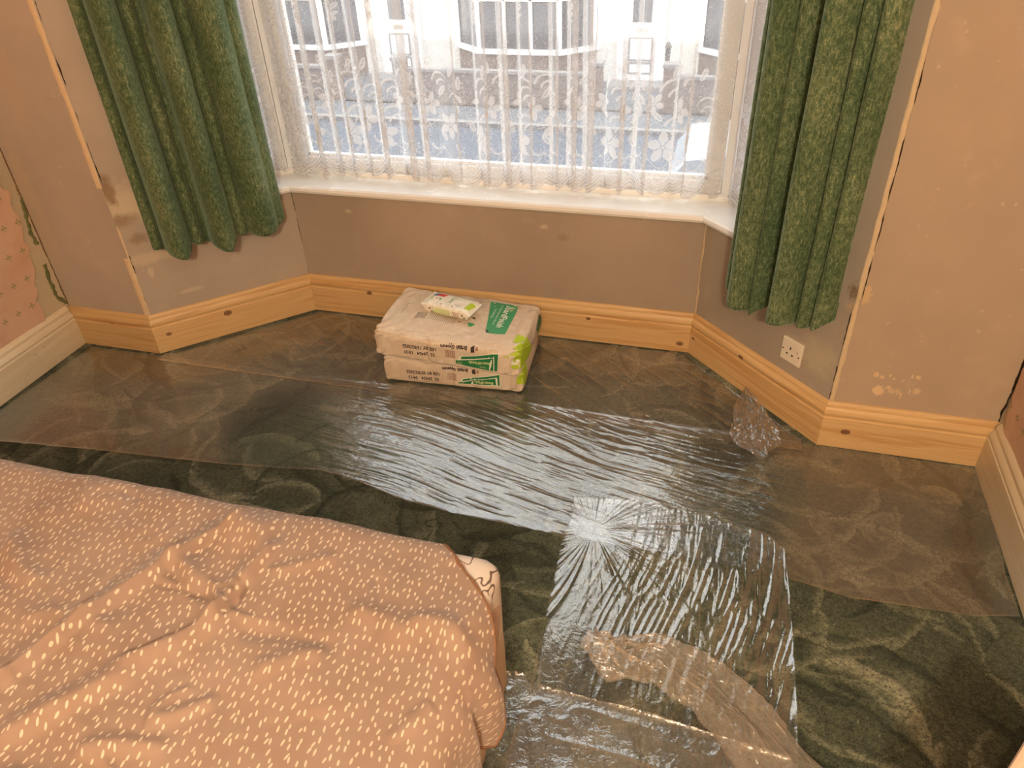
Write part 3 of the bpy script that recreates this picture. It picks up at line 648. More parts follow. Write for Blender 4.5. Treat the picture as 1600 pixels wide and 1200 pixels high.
# rail in three straight runs that carries both curtains
m_rail = simple('white_curtain_rail', (.75, .74, .70), .4)
rl = empty('curtain_rail', (C.x, C.y - .10, 2.335))
for a, b in (((-2.0, 2.02), (-1.60, 2.42)), ((-1.60, 2.42), (-.08, 2.42)), ((-.08, 2.42), (.36, 1.99))): seg_box('rail', a, b, 2.325, 2.345, -.01, .01, m_rail, rl, .002)
tag(rl, 'white curtain rail round the inside of the bay', 'curtain rail')

# ---------------------------------------------------------------- plaster bags, built from a rounded, sagging box
def bag_mesh(name, cx, cy, L, W, zb, zt, mat, seed, rot, label, group, notch=None, r=.036):
    """zb, zt: functions of u in [-1,1] along the length"""
    t = empty(name, (cx, cy, 0)); t.rotation_euler = (0, 0, 0)
    nu, nv = 150, 128
    th = np.linspace(0, 2 * PI, nv, endpoint=False); c = np.sign(np.cos(th)) * np.abs(np.cos(th)) ** .27; s_ = np.where(np.sin(th) > 0, np.abs(np.sin(th)) ** .36, -np.abs(np.sin(th)) ** .20)
    u = np.linspace(-1, 1, nu); taper = (1 - np.abs(u) ** 34) ** .5
    U = np.sign(u) * (1 - (1 - np.abs(u)) ** 1.0)
    P = np.zeros((nu, nv + 1, 3))
    for i in range(nu):
        uu = u[i]; tp = taper[i]; bulge = 1 - .03 * abs(uu) ** 3
        hz = (zt(uu) - zb(uu)) / 2; mz = (zt(uu) + zb(uu)) / 2
        w_ = W / 2 * (bulge * (.93 + .07 * tp)); yy = c * w_ ; zz_ = s_ * hz * (.72 + .28 * tp) + mz
        x = np.full(nv, uu * L / 2)
        ph_ = np.arange(nv) / nv
        wr = (fbm(x * 14 + 3, np.cos(th) * 3 + np.sin(th) * 2 + seed, seed, 4) - .5)
        crease = np.abs(fbm(x * 9, np.cos(th) * 2.2 + 7, seed + 3, 3) - .5) 
        endw = np.exp(-(1 - abs(uu)) / .13)
        pleat = endw * .006 * np.sin(th * 13 + uu * 40 + 3 * vn(th, th * 0 + uu * 3, seed))
        amt = .008 * wr - .008 * np.exp(-(crease / .05) ** 2) * .6 + pleat
        amt = np.where(s_ < -.85, amt * .1, amt)
        nrm = np.stack([np.zeros(nv), np.cos(th), np.sin(th)], -1)
        pt_ = np.stack([x, yy, zz_], -1) + nrm * amt[:, None]
        P[i, :nv] = pt_; P[i, nv] = pt_[0]
    P[..., 2] = np.maximum(P[..., 2], np.array([zb(x) for x in u])[:, None] - .0)
    cr, sr = math.cos(rot), math.sin(rot); x0 = P[..., 0] * cr - P[..., 1] * sr; y0 = P[..., 0] * sr + P[..., 1] * cr; P[..., 0] = x0 + cx; P[..., 1] = y0 + cy
    # close the ends with stitched flat caps
    vs = P[:, :nv].reshape(-1, 3); fs = []
    for i in range(nu - 1):
        for j in range(nv): fs.append((i * nv + j, i * nv + (j + 1) % nv, (i + 1) * nv + (j + 1) % nv, (i + 1) * nv + j))
    vs = [tuple(v) for v in vs]
    for side, i in ((-1, 0), (1, nu - 1)):
        prev = [i * nv + j for j in range(nv)]; ctr = np.mean(P[i, :nv], 0)
        for k, f in enumerate((.75, .5, .25)):
            cur = []
            for j in range(nv):
                p = ctr + (P[i, j] - ctr) * f; dent = .004 * (fbm(p[1] * 30, p[2] * 40, seed + 8) - .5) + .006 * (1 - f); p = p + np.array([math.cos(rot), math.sin(rot), 0]) * side * dent
                cur.append(len(vs)); vs.append(tuple(p))
            for j in range(nv):
                q = (prev[j], prev[(j + 1) % nv], cur[(j + 1) % nv], cur[j]); fs.append(q[::-1] if side < 0 else q)
            prev = cur
        vs.append(tuple(ctr + np.array([math.cos(rot), math.sin(rot), 0]) * side * .006)); ci = len(vs) - 1
        for j in range(nv): q = (prev[j], prev[(j + 1) % nv], ci); fs.append(q[::-1] if side < 0 else q)
    o = mesh('sack', vs, fs, mat, t, True)
    me = o.data; bmm = bmesh.new(); bmm.from_mesh(me); bmesh.ops.recalc_face_normals(bmm, faces=bmm.faces); bmm.to_mesh(me)
    bmesh.ops.translate(bmm, verts=bmm.verts, vec=world_loc(t)); tree = BVHTree.FromBMesh(bmm); bmm.free()
    tag(t, label, 'plaster bag', group)
    return t, tree
def sack_mat(name, seed, dusty=.4):
    s = N(name); pos = s.coord('Object'); n1 = s.noise(pos, 7, 4, .6).outputs[0]; n2 = s.noise(pos, 45, 3, .6).outputs[0]; wr = s.noise(s.scale(pos, (1, 1.6, 1)), 16, 5, .6, 1.2).outputs[0]
    c = s.mix(s.ramp(n1, [(.35, 0.), (.65, 1.)]), (.60, .47, .34), (.69, .58, .45)); c = s.mix(s.math('MULTIPLY', s.ramp(n2, [(.5, 0.), (.7, 1.)]), dusty), c, (.74, .67, .56))
    s.bsdf(c, .75, .3, 0, s.bump(wr, .45, .012)); return s.m
m_sack1 = sack_mat('kraft_paper_lower', 1, .15); m_sack2 = sack_mat('kraft_paper_upper', 2, .55)
g_bag = 'stack of two plaster bags under the window'
r1 = math.radians(4.0); r2 = math.radians(1.0)
bagA, treeA = bag_mesh('plaster_bag', -.872, 2.232, .520, .345, lambda u: .002, lambda u: .107 - .014 * u, m_sack1, 3, r1, 'lower plaster bag with a use-by date of 07/02/2025, flat on the film', g_bag)
bagB, treeB = bag_mesh('plaster_bag', -.868, 2.205, .535, .350, lambda u: .110 - .014 * u, lambda u: .220 - .014 * u, m_sack2, 5, r2, 'upper plaster bag with the green panel on top, under the wipes pack', g_bag)

# printing laid on the paper
def flatm(name, col, rough=.6): return simple(name, col, rough, .3, nscale=80, var=.06)
INK = flatm('black_ink', (.045, .028, .02)); GREEN = flatm('print_green', (.020, .175, .060)); LIME = flatm('print_lime', (.42, .56, .03)); WHITE = flatm('print_white', (.78, .80, .68))
MID = flatm('print_mid_green', (.06, .30, .13)); GREYI = flatm('print_grey', (.28, .24, .20)); PALEG = flatm('print_pale_green', (.60, .66, .34)); RED = flatm('print_red', (.60, .06, .05)); BLUE = flatm('print_blue', (.03, .20, .42)); BRNI = flatm('print_brown', (.36, .20, .14))
def hitpx(tree, px, py):
    h = tree.ray_cast(EYE, ray(px, py))
    return h[0] if h[0] is not None else pl(px, py, (0, 2.05), (0, 1))
def drape(name, pts, faces, d, tree, mat, parent, lift=.0007):
    d = Vector(d).normalized(); out = []; tol = .06 if abs(d.x) > .9 else .07
    for p in pts:
        h = tree.ray_cast(Vector(p) - d * .25, d)
        q = h[0] if h[0] is not None and (h[0] - Vector(p)).length < tol else None
        if q is None:
            f = tree.find_nearest(Vector(p)); q = f[0] if f[0] is not None else Vector(p)
        out.append(q - d * lift)
    return mesh(name, out, faces, mat, parent)
def patch(name, c4, d, tree, mat, parent, lift=.0007, n=10):
    """quad decal: four world corners, draped along d"""
    c4 = [Vector(c) for c in c4]; pts = []; fs = []
    for i in range(n + 1):
        for j in range(n + 1):
            u, v = i / n, j / n; pts.append(c4[0].lerp(c4[1], u).lerp(c4[3].lerp(c4[2], u), v))
    for i in range(n):
        for j in range(n): a = i * (n + 1) + j; fs.append((a, a + 1, a + n + 2, a + n + 1))
    return drape(name, pts, fs, d, tree, mat, parent, lift)
def pxpatch(name, quad, d, tree, mat, parent, lift=.0007, n=16):
    cs = [hitpx(tree, *q) for q in quad]
    if any(c is None for c in cs): print('decal miss', name, quad); return
    return patch(name, cs, d, tree, mat, parent, lift, n)
def text(name, s, px, py, right, up, size, d, tree, mat, parent, lift=.0012, sx=1.0, bold=0.0, at=None, space=1.0):
    cu = bpy.data.curves.new(name, 'FONT'); cu.body = s; cu.size = size; cu.align_x = 'CENTER'; cu.align_y = 'CENTER'; cu.offset = bold; cu.resolution_u = 2; cu.space_character = space
    to = bpy.data.objects.new('tmp', cu); COL.objects.link(to); dg = bpy.context.evaluated_depsgraph_get(); dg.update(); me = bpy.data.meshes.new_from_object(to.evaluated_get(dg))
    bm = bmesh.new(); bm.from_mesh(me); bmesh.ops.triangulate(bm, faces=bm.faces)
    for k in range(2 if size > .03 else 1):
        le = [e for e in bm.edges if e.calc_length() > size * .22]
        if le: bmesh.ops.subdivide_edges(bm, edges=le, cuts=1)
    bmesh.ops.triangulate(bm, faces=bm.faces)
    o0 = at if at is not None else hitpx(tree, px, py)
    bpy.data.objects.remove(to); bpy.data.curves.remove(cu); bpy.data.meshes.remove(me)
    if o0 is None: print('text miss', s); bm.free(); return
    rt = Vector(right).normalized(); u = Vector(up).normalized(); o0 = Vector(o0)
    pts = [o0 + rt * v.co.x * sx + u * v.co.y for v in bm.verts]; bm.verts.ensure_lookup_table()
    fs = [tuple(v.index for v in f.verts) for f in bm.faces]; bm.free()
    return drape(name, pts, fs, d, tree, mat, parent, lift)
FR = Vector((0, 1, 0)); TP = Vector((0, 0, -1)); EN = Vector((-1, 0, 0))
def side_print(bag, tree, rot, l1, l2, p1, p2, pb, pbc, tab, tin, pt_, pw):
    X_ = Vector((math.cos(rot), math.sin(rot), 0)); rt = -X_; up = Vector((0, 0, -1))
    text('use_by_print', l2, *p2, rt, up, .0190, FR, tree, INK, bag, sx=.84, space=1.0, bold=.0006); text('batch_print', l1, *p1, rt, up, .0185, FR, tree, INK, bag, sx=.84, space=1.05, bold=.0006)
    text('maker_print', 'British Gypsum', *pb, rt, up, .0155, FR, tree, INK, bag, bold=.0007)
    c = hitpx(tree, pb[0] + 26, pb[1] + 4)
    if c is not None:
        patch('maker_mark', [c + X_ * .002 + up * .010, c + X_ * .016 + up * .008, c + X_ * .012 - up * .010, c - X_ * .0 - up * .006], FR, tree, INK, bag)
        patch('maker_mark', [c + X_ * .018 + up * .004, c + X_ * .028 + up * .002, c + X_ * .026 - up * .006, c + X_ * .018 - up * .008], FR, tree, BRNI, bag)
    c = hitpx(tree, *pbc)
    for k in range(13):
        wd = random.choice([.0010, .0016, .0022]); x0 = -.018 + k * .0028
        patch('barcode_bar', [c + X_ * x0 + up * .016, c + X_ * (x0 + wd) + up * .016, c + X_ * (x0 + wd) - up * .016, c + X_ * x0 - up * .016], FR, tree, BRNI, bag, n=2)
    pxpatch('green_tab', tab[0], FR, tree, WHITE, bag, .0009); 
    for q in tab[1:]: pxpatch('green_tab', q, FR, tree, GREEN, bag, .0013)
    pxpatch('tab_line', tin[0], FR, tree, WHITE, bag, .0016, 6); pxpatch('tab_line', tin[1], FR, tree, WHITE, bag, .0016, 6)
    text('product_print', 'BoardFinish', *pt_, rt, up, .0170, FR, tree, PALEG, bag, .002, bold=.0004)
    text('thistle_print', 'Thistle', pt_[0] + 5, pt_[1] + 6.5, rt, up, .009, FR, tree, PALEG, bag, .002)
    text('weight_print', '25kg', *pw, rt, up, .009, FR, tree, PALEG, bag, .002)
side_print(bagB, treeB, r2, '52  29424   13:37', 'USE BY 13/02/2025', (655, 552), (655, 543), (709, 542), (704, 553),
    [[(720, 556), (780, 552), (777, 581), (710.5, 567)], [(721, 557), (779, 553), (776.5, 560), (720, 561)], [(712, 562.5), (771, 560), (771, 579.5), (712, 567)], [(772.5, 556), (779, 553), (777, 580), (772.5, 579.5)]],
    [[(721, 561), (771, 558.5), (771, 559.5), (721, 562)], [(771, 558.5), (772.5, 558.5), (772.5, 580), (771, 580)]], (750, 567), (719, 566.5))
side_print(bagA, treeA, r1, '52  29424   04:13', 'USE BY 07/02/2025', (662, 590.5), (661, 582), (711, 577), (707, 588),
    [[(723, 591), (781, 584.5), (782, 603.5), (715.5, 599)], [(724, 592), (780.5, 585.5), (780, 590), (722.5, 595)], [(717, 596.5), (774, 591), (775.5, 602), (717, 599)], [(777, 588), (780.5, 586), (781, 602.5), (778, 602.5)]],
    [[(723, 595.5), (774, 590), (774.5, 591), (723, 596.5)], [(774.3, 590), (776, 590), (777, 602), (775.6, 602)]], (754, 597.5), (722, 598))
# top of the upper bag
Xb = Vector((math.cos(r2), math.sin(r2), 0)); Yb = Vector((-Xb.y, Xb.x, 0))
pxpatch('top_panel', [(767, 471.5), (811.5, 478.5), (789, 522.5), (758.5, 520)], TP, treeB, MID, bagB, .0009, 12)
text('top_product_print', 'BoardFinish', 788, 495, -Yb, Xb, .034, TP, treeB, WHITE, bagB, .002, bold=.0006)
text('top_thistle_print', 'Thistle', 801, 484, -Yb, Xb, .019, TP, treeB, PALEG, bagB, .002)
text('top_strap_print', 'For improved work and finish on', 778, 493, -Yb, Xb, .0105, TP, treeB, WHITE, bagB, .002); text('top_strap_print', 'most plastering', 772, 490, -Yb, Xb, .0105, TP, treeB, WHITE, bagB, .002)
pxpatch('top_mark', [(758, 515), (763, 517), (764, 520), (760, 519)], TP, treeB, INK, bagB, .0012, 3)
text('top_maker_print', 'British Gypsum', 633, 482, -Yb * .9 , Xb, .013, TP, treeB, GREYI, bagB, .0015)
c0 = hitpx(treeB, 659, 492)
for k in range(12): x0 = -.022 + k * .0036; patch('barcode_bar', [c0 + Xb * -.022 + Yb * x0, c0 + Xb * .020 + Yb * x0, c0 + Xb * .020 + Yb * (x0 + .0016), c0 + Xb * -.022 + Yb * (x0 + .0016)], TP, treeB, GREYI, bagB, n=3)
for k in range(15):
    c = hitpx(treeB, 670 + k * 2.9, 493 + k * .55)
    if c is not None: patch('fine_print', [c + Yb * .030, c + Xb * .0022 + Yb * .030, c + Xb * .0022 - Yb * random.uniform(.018, .034), c - Yb * random.uniform(.018, .034)], TP, treeB, GREYI, bagB, n=3)
for k in range(6):
    c = hitpx(treeB, 748 + k * 2.6, 472 + k * .4)
    if c is not None: patch('fine_print', [c + Yb * .035, c + Xb * .002 + Yb * .035, c + Xb * .002 - Yb * .03, c - Yb * .03], TP, treeB, GREYI, bagB, n=3)
for (a, b, rr, mt) in ((735.5, 507.5, .012, MID), (727, 493.5, .010, GREEN), (740.5, 497.5, .006, INK), (718, 503, .005, GREYI)):
    c = hitpx(treeB, a, b)
    pts = [c] + [c + (Xb * math.cos(t_) + Yb * math.sin(t_)) * rr * (1 + .25 * math.sin(3 * t_)) for t_ in np.linspace(0, 2 * PI, 16, endpoint=False)]
    drape('symbol_print', pts, [(0, i + 1, (i + 1) % 16 + 1) for i in range(16)], TP, treeB, mt, bagB, .001)
# end face labels
def endquad(bag, tree, name, q, mat, lift=.0012): 
    cs = [pl(*p, (-.605, 0), (1, 0)) for p in q]
    patch(name, cs, EN, tree, mat, bag, .0022, 24)
endquad(bagB, treeB, 'lime_label', [(801, 541), (820, 522), (827, 548), (806, 582)], LIME)
endquad(bagA, treeA, 'lime_label', [(804, 589), (823, 566), (821, 596), (808, 607)], LIME)
endquad(bagB, treeB, 'end_tab', [(841, 491), (846, 497), (838, 520), (834, 514)], GREEN)
for tr_, bg, (a, b) in ((treeB, bagB, (808, 567)), (treeA, bagA, (810, 597))):
    c = pl(a, b, (-.605, 0), (1, 0))
    if c is not None:
        pts = [c] + [c + Vector((0, math.cos(t_) * .013, math.sin(t_) * .013)) for t_ in np.linspace(0, 2 * PI, 16, endpoint=False)]
        drape('round_mark', pts, [(0, i + 1, (i + 1) % 16 + 1) for i in range(16)], EN, tr_, WHITE, bg, .002)

# ---------------------------------------------------------------- pack of wipes on the top bag
def wipes():
    a, b, c, d = fl(667, 453, .252), fl(669, 482, .235), fl(738, 498, .235), fl(752, 465, .250)
    cx, cy = -.905, 2.236; L, W, H = .205, .095, .042; rot = math.atan2((c - b).y, (c - b).x)
    z0 = treeB.ray_cast(Vector((cx, cy, 1)), Vector((0, 0, -1)))[0].z - .002
    t = empty('wipes_pack', (cx, cy, z0))
    nu, nv = 90, 64; u = np.linspace(-1, 1, nu); th = np.linspace(0, 2 * PI, nv, endpoint=False); cc_ = np.sign(np.cos(th)) * np.abs(np.cos(th)) ** .5; ss = np.sign(np.sin(th)) * np.abs(np.sin(th)) ** .55
    vs = []
    for uu in u:
        crimp = sstep(.80, .97, abs(uu)); hz = H / 2 * (1 - .95 * crimp) * (1 - .10 * uu * uu); w_ = W / 2 * (1 + .03 * crimp)
        lz = H / 2 + (.012 if uu > 0 else .014) * crimp * (1 if uu < 0 else .3)
        for j in range(nv):
            wr = .0030 * (fbm(uu * 9 + 5, th[j] * 1.6, 6, 4) - .5) * (1 + 1.5 * crimp)
            zig = .0012 * crimp * math.sin(cc_[j] * 60)
            vs.append((uu * L / 2 + zig, cc_[j] * (w_ + wr), lz + ss[j] * (hz + wr + .0008)))
    cr, sr = math.cos(rot), math.sin(rot); vs = [(x * cr - y * sr + cx, x * sr + y * cr + cy, z + z0) for x, y, z in vs]
    fs = [(i * nv + j, i * nv + (j + 1) % nv, (i + 1) * nv + (j + 1) % nv, (i + 1) * nv + j) for i in range(nu - 1) for j in range(nv)] + [tuple(range(nv)), tuple((nu - 1) * nv + j for j in range(nv))[::-1]]
    s = N('soft_printed_film'); pos = s.coord('Object'); n = s.noise(pos, 60, 4).outputs[0]
    s.bsdf(s.mix(s.ramp(n, [(.4, 0.), (.6, 1.)]), (.74, .70, .56), (.84, .81, .70)), .28, .5, 0, s.bump(n, .5, .004))
    o = mesh('wrapper', vs, fs, s.m, t, True); bm = bmesh.new(); bm.from_mesh(o.data); bmesh.ops.recalc_face_normals(bm, faces=bm.faces); bm.to_mesh(o.data); bmesh.ops.translate(bm, verts=bm.verts, vec=world_loc(t)); tr = BVHTree.FromBMesh(bm); bm.free()
    tag(t, 'white and green pack of wet wipes lying on the upper plaster bag', 'wipes pack')
    rt = Vector((cr, sr, 0)); up = Vector((-sr, cr, 0)); C0 = Vector((cx, cy, z0 + H))
    def q(name, x0, x1, y0, y1, mat, d=TP, l=.0006, sk=0): patch(name, [C0 + rt * (x0 + sk) + up * y1, C0 + rt * (x1 + sk) + up * y1, C0 + rt * x1 + up * y0, C0 + rt * x0 + up * y0], d, tr, mat, t, l, 6)
    q('blue_print', -.088, -.072, .014, .036, BLUE, sk=.010); q('red_print', -.074, -.040, .016, .036, RED, sk=.008)
    q('leaf_print', -.086, -.074, -.012, .004, PALEG); q('leaf_print', -.064, -.058, -.006, .002, RED); q('leaf_print', -.050, -.042, -.006, .004, MID)
    q('bird_print', .068, .088, -.030, .016, LIME, sk=.006)
    text('lid_print', 'Care', 0, 0, up * -1, rt, .022, TP, tr, MID, t, .001, at=C0 + rt * .002 + up * .008); text('lid_print', 'wipes', 0, 0, rt, up, .012, TP, tr, GREYI, t, .001, at=C0 + rt * .04 - up * .02)
    fd = up; zc = z0 + H * .45; o1 = Vector((cx, cy, 0)) - up * W / 2
    patch('side_panel', [o1 - rt * .052 + Vector((0, 0, zc + .012)), o1 + rt * .020 + Vector((0, 0, zc + .012)), o1 + rt * .020 + Vector((0, 0, zc - .013)), o1 - rt * .052 + Vector((0, 0, zc - .013))], fd, tr, PALEG, t, .0006, 6)
    for k in range(4): z_ = zc + .010 - k * .006; patch('side_text', [o1 + rt * .030 + Vector((0, 0, z_)), o1 + rt * .058 + Vector((0, 0, z_)), o1 + rt * .058 + Vector((0, 0, z_ - .0022)), o1 + rt * .030 + Vector((0, 0, z_ - .0022))], fd, tr, BRNI, t, .0006, 3)
    for (x, z_) in ((-.070, .004), (-.062, -.008), (.066, .003), (.075, -.006)):
        patch('dot_print', [o1 + rt * x + Vector((0, 0, zc + z_ + .005)), o1 + rt * (x + .009) + Vector((0, 0, zc + z_ + .005)), o1 + rt * (x + .009) + Vector((0, 0, zc + z_ - .003)), o1 + rt * x + Vector((0, 0, zc + z_ - .003))], fd, tr, GREYI, t, .0006, 3)
    q('small_leaf_print', -.028, -.022, -.034, -.028, GREYI); q('small_leaf_print', .020, .026, -.036, -.030, GREYI)
wipes()

# ---------------------------------------------------------------- wall socket
def socket():
    c = pl(1239, 553, D + nr * 0, (1, 1)); nrm = Vector((-.7071, -.7071, 0)); rt = Vector((dDE.x, dDE.y, 0)); ang = math.atan2(rt.y, rt.x)
    cen = Vector((.278, 2.167 - 0, .2525)); base = Vector((cen.x, cen.y, 0)); dist = (Vector((D.x, D.y, 0)) - base).dot(nrm); base = base + nrm * dist; cen = Vector((base.x, base.y, .2525))
    t = empty('wall_socket', cen)
    m = simple('white_socket_plastic', (.80, .70, .54), .35, .5, nscale=40, var=.03); dk = simple('socket_slot_dark', (.015, .01, .008), .8)
    def put(name, x, z, w_, h, d0, d1, mat, bev=0.0, par=t):
        p = cen + rt * x + Vector((0, 0, z)) + nrm * (d0 + d1) / 2; return box(name, p, (w_, d1 - d0, h), mat, par, ang, bev, seg=3)
    put('back_box', 0, 0, .076, .076, 0, .004, m, .001)
    pb = put('plate', 0, 0, .082, .082, .003, .013, m, .0035)
    put('earth_slot', -.004, .010, .0045, .010, .0125, .0134, dk); put('live_slot', -.015, -.012, .0075, .005, .0125, .0134, dk); put('neutral_slot', .007, -.012, .0075, .005, .0125, .0134, dk)
    s = put('rocker_switch', .026, .015, .011, .020, .012, .0155, m, .001); put('switch_mark', .026, .009, .0022, .006, .0153, .0158, simple('switch_mark_red', (.35, .08, .05), .5), par=s)
    for x in (-.033, .033):
        p = cen + rt * x + Vector((0, 0, -.001 if x < 0 else -.006)); sc = cyl('screw', p + nrm * .012, p + nrm * .0136, .0028, dk, t, 12)
    tag(t, 'white single wall socket with a rocker switch, above the pine skirting', 'socket')
socket()

# ---------------------------------------------------------------- clear protective film taped over the carpet
def film_mat(name, haze=.022, tint=(1, 1, 1), refl=1.0, rough=.05, hz_col=(.80, .80, .78), bumps=.3):
    s = N(name); pos = s.coord('Object')
    nb = s.noise(s.scale(pos, (1, 1, 1)), 120, 3, .6, .6).outputs[0]; nb2 = s.noise(pos, 22, 3, .6, 1.5).outputs[0]
    nr_ = s.bump(s.math('ADD', s.math('MULTIPLY', nb, .3), nb2), bumps, .004)
    tr = s.n('ShaderNodeBsdfTransparent'); tr.inputs[0].default_value = (*tint, 1); gl = s.n('ShaderNodeBsdfGlossy'); gl.inputs['Roughness'].default_value = rough; s.set(gl.inputs['Normal'], nr_)
    df = s.n('ShaderNodeBsdfDiffuse'); df.inputs[0].default_value = (*hz_col, 1)
    fr = s.schlick(.055, nr_)
    gm = s.n('ShaderNodeNewGeometry'); dt = s.n('ShaderNodeVectorMath', operation='DOT_PRODUCT'); s.set(dt.inputs[0], gm.outputs['Normal']); s.set(dt.inputs[1], gm.outputs['Incoming'])
    hz_ = s.math('SUBTRACT', 1.0, s.math('POWER', 1.0 - haze, s.math('DIVIDE', 1.0, s.math('MAXIMUM', s.math('ABSOLUTE', dt.outputs['Value']), .08))), clamp=True)
    f = s.math('MULTIPLY', fr, 4.2 * refl, clamp=True)          # both faces of the film reflect
    m1 = s.n('ShaderNodeMixShader'); s.set(m1.inputs[0], hz_); s.set(m1.inputs[1], tr.outputs[0]); s.set(m1.inputs[2], df.outputs[0])
    m2 = s.n('ShaderNodeMixShader'); s.set(m2.inputs[0], f); s.set(m2.inputs[1], m1.outputs[0]); s.set(m2.inputs[2], gl.outputs[0]); s.surf(m2.outputs[0]); return s.m
def ridged(x, y, seed): return (1 - np.abs(2 * vn(x, y, seed) - 1)) ** 1.5
M_FILM = film_mat('clear_protective_film')
def film(name, xr, yr, nx, ny, height, outline, label, z0, mat=M_FILM, group='strips of clear protective film on the carpet', curl=.006):
    x = np.linspace(*xr, nx); y = np.linspace(*yr, ny); X_, Y_ = np.meshgrid(x, y, indexing='ij')
    X_, Y_, edge = outline(X_, Y_)
    H = height(X_, Y_) + z0 + curl * np.exp(-np.maximum(edge, 0) / .006) * fbm(X_ * 14, Y_ * 14, 8)
    o = grid(name, np.stack([X_, Y_, H], -1), mat); tag(o, label, 'plastic film', group); return o
def edges(xa, xb, ya, yb):
    """outline functions of the normalised other coordinate; returns warp and distance to the nearest edge"""
    def f(X_, Y_):
        u = (X_ - X_.min()) / (X_.max() - X_.min()); v = (Y_ - Y_.min()) / (Y_.max() - Y_.min())
        x0, x1, y0, y1 = xa(v), xb(v), ya(u), yb(u)
        nxx = x0 + (x1 - x0) * u; nyy = y0 + (y1 - y0) * v
        ed = np.minimum(np.minimum(nxx - x0, x1 - nxx), np.minimum(nyy - y0, y1 - nyy)); return nxx, nyy, ed
    return f
def K(pts): return lambda t: np.interp(t, [p[0] for p in pts], [p[1] for p in pts])
def hA(x, y):
    v = y + .22 * x + .05 * (fbm(x * 1.4, y * 1.4, 2) - .5) * 2
    w_ = sstep(-1.5, -.9, x) * (1 - sstep(.22, .36, x)); w2 = .35 + .65 * fbm(x * 3, y * 5, 6)
    h = .0030 * ridged(x * 6 + 2 * vn(x * 2, y * 2, 1), v * 55, 5) * w_ * w2 + .0011 * ridged(x * 13, v * 105, 9) * w_
    h += .0012 * ridged(x * 2.2, v * 14, 15) ** 4 * (.25 + w_) + .0020 * fbm(x * 4, y * 6, 12)
    return h
film('floor_film', (-2.43, .845), (1.44, 2.05), 820, 260, hA, edges(K([(0, -2.44), (1, -2.40)]), K([(0, .842), (.25, .838), (.5, .85), (1, .855)]),
     K([(0, 1.40), (.15, 1.45), (.30, 1.49), (.40, 1.535), (.43, 1.525), (.50, 1.468), (.56, 1.452), (.65, 1.445), (.83, 1.44), (.88, 1.41), (.97, 1.425), (1, 1.45)]), K([(0, 2.00), (.5, 2.03), (1, 2.01)])),
     'long strip of clear film laid across the mouth of the bay from wall to wall', .003)
def hA2(x, y):
    v = y * .8 + .6 * x; return .0016 * ridged(x * 6, v * 40, 25) ** 3 + .002 * fbm(x * 5, y * 5, 22) + .0022 * ridged(x * 3 + y * 2, v * 9, 31) ** 9
def bayoutline(X_, Y_):
    v = (Y_ - 1.97) / .50; u = (X_ + 2.05) / 2.40
    yy = 1.975 + v * .485; lo_ = np.where(yy < 2.03, -2.42, -2.095 + np.clip(yy - 2.03, 0, 1)) + .035; hi_ = .365 - np.clip(yy - 2.03, 0, 1)
    lo_ = np.maximum(lo_, -2.10 + np.clip(yy - 2.03, 0, 1)) + .03 ; hi_ = hi_ - .02
    xx = lo_ + (hi_ - lo_) * np.clip(u, 0, 1); return xx, yy, np.minimum(np.minimum(xx - lo_, hi_ - xx), np.minimum(yy - 1.975, 2.46 - yy))
film('floor_film', (-2.05, .35), (1.97, 2.47), 620, 170, hA2, bayoutline, 'clear film covering the carpet inside the bay, under the plaster bags', .0025)
G = fl(928, 832); gx, gy = G.x, G.y
def hB(x, y):
    dx, dy = x - gx, y - gy; r = np.hypot(dx, dy) + 1e-4; an = np.arctan2(dy, dx) + .55 * r * sstep(0, .6, r)
    fan = ridged(an * 9, r * 1.3, 41) * .7 + ridged(an * 19, r * 3.0, 43) * .45
    wf = np.exp(-(r / .34) ** 2) * sstep(.0, .04, r) * np.minimum(1, r / .12)
    st = .0030 * ridged((x - .05 * np.sin(y * 5)) * 62 + 1.5 * vn(x * 4, y * 4, 3), y * 7, 45) + .0010 * ridged(x * 120, y * 12, 48)
    ws = sstep(.02, .12, x - gx) * .9 + .35
    return .0060 * fan * wf + st * ws * (.35 + .65 * fbm(x * 5, y * 3, 51)) + .0022 * fbm(x * 5, y * 5, 52) + .0024 * np.exp(-((x - gx - .11 - .25 * (gy - y) ** 2) / .012) ** 2) * sstep(0, .1, gy - y)
film('floor_film', (-.31, .305), (.60, 1.61), 330, 380, hB, edges(K([(0, -.31), (.35, -.285), (.8, -.31), (1, -.312)]), K([(0, .30), (.5, .305), (.8, .298), (1, .285)]), K([(0, .6), (1, .6)]),
     K([(0, 1.60), (.3, 1.63), (.6, 1.615), (.75, 1.60), (.93, 1.575), (1, 1.53)])), 'strip of clear film running from the bay strip towards the viewer past the bed', .010)
def hC(x, y):
    return .0045 * fbm(x * 16, y * 16, 61, 4) + .003 * ridged(x * 18 + 6 * vn(x * 3, y * 3, 66), y * 24, 63) ** 2 + .0018 * ridged(x * 70 + y * 18, y * 12 - x * 9, 65) * fbm(x * 6, y * 6, 67)
film('floor_film', (-.38, .30), (.55, .975), 300, 220, hC, edges(K([(0, -.36), (.4, -.345), (1, -.375)]), K([(0, .30), (1, .29)]), K([(0, .55), (1, .55)]), K([(0, .975), (.12, .985), (.16, .965), (.5, .96), (1, .93)])),
     'crinkled piece of clear film at the lower edge of the photograph beside the bed', .018, mat=film_mat('crinkled_clear_film', .045, bumps=.9), curl=.012)
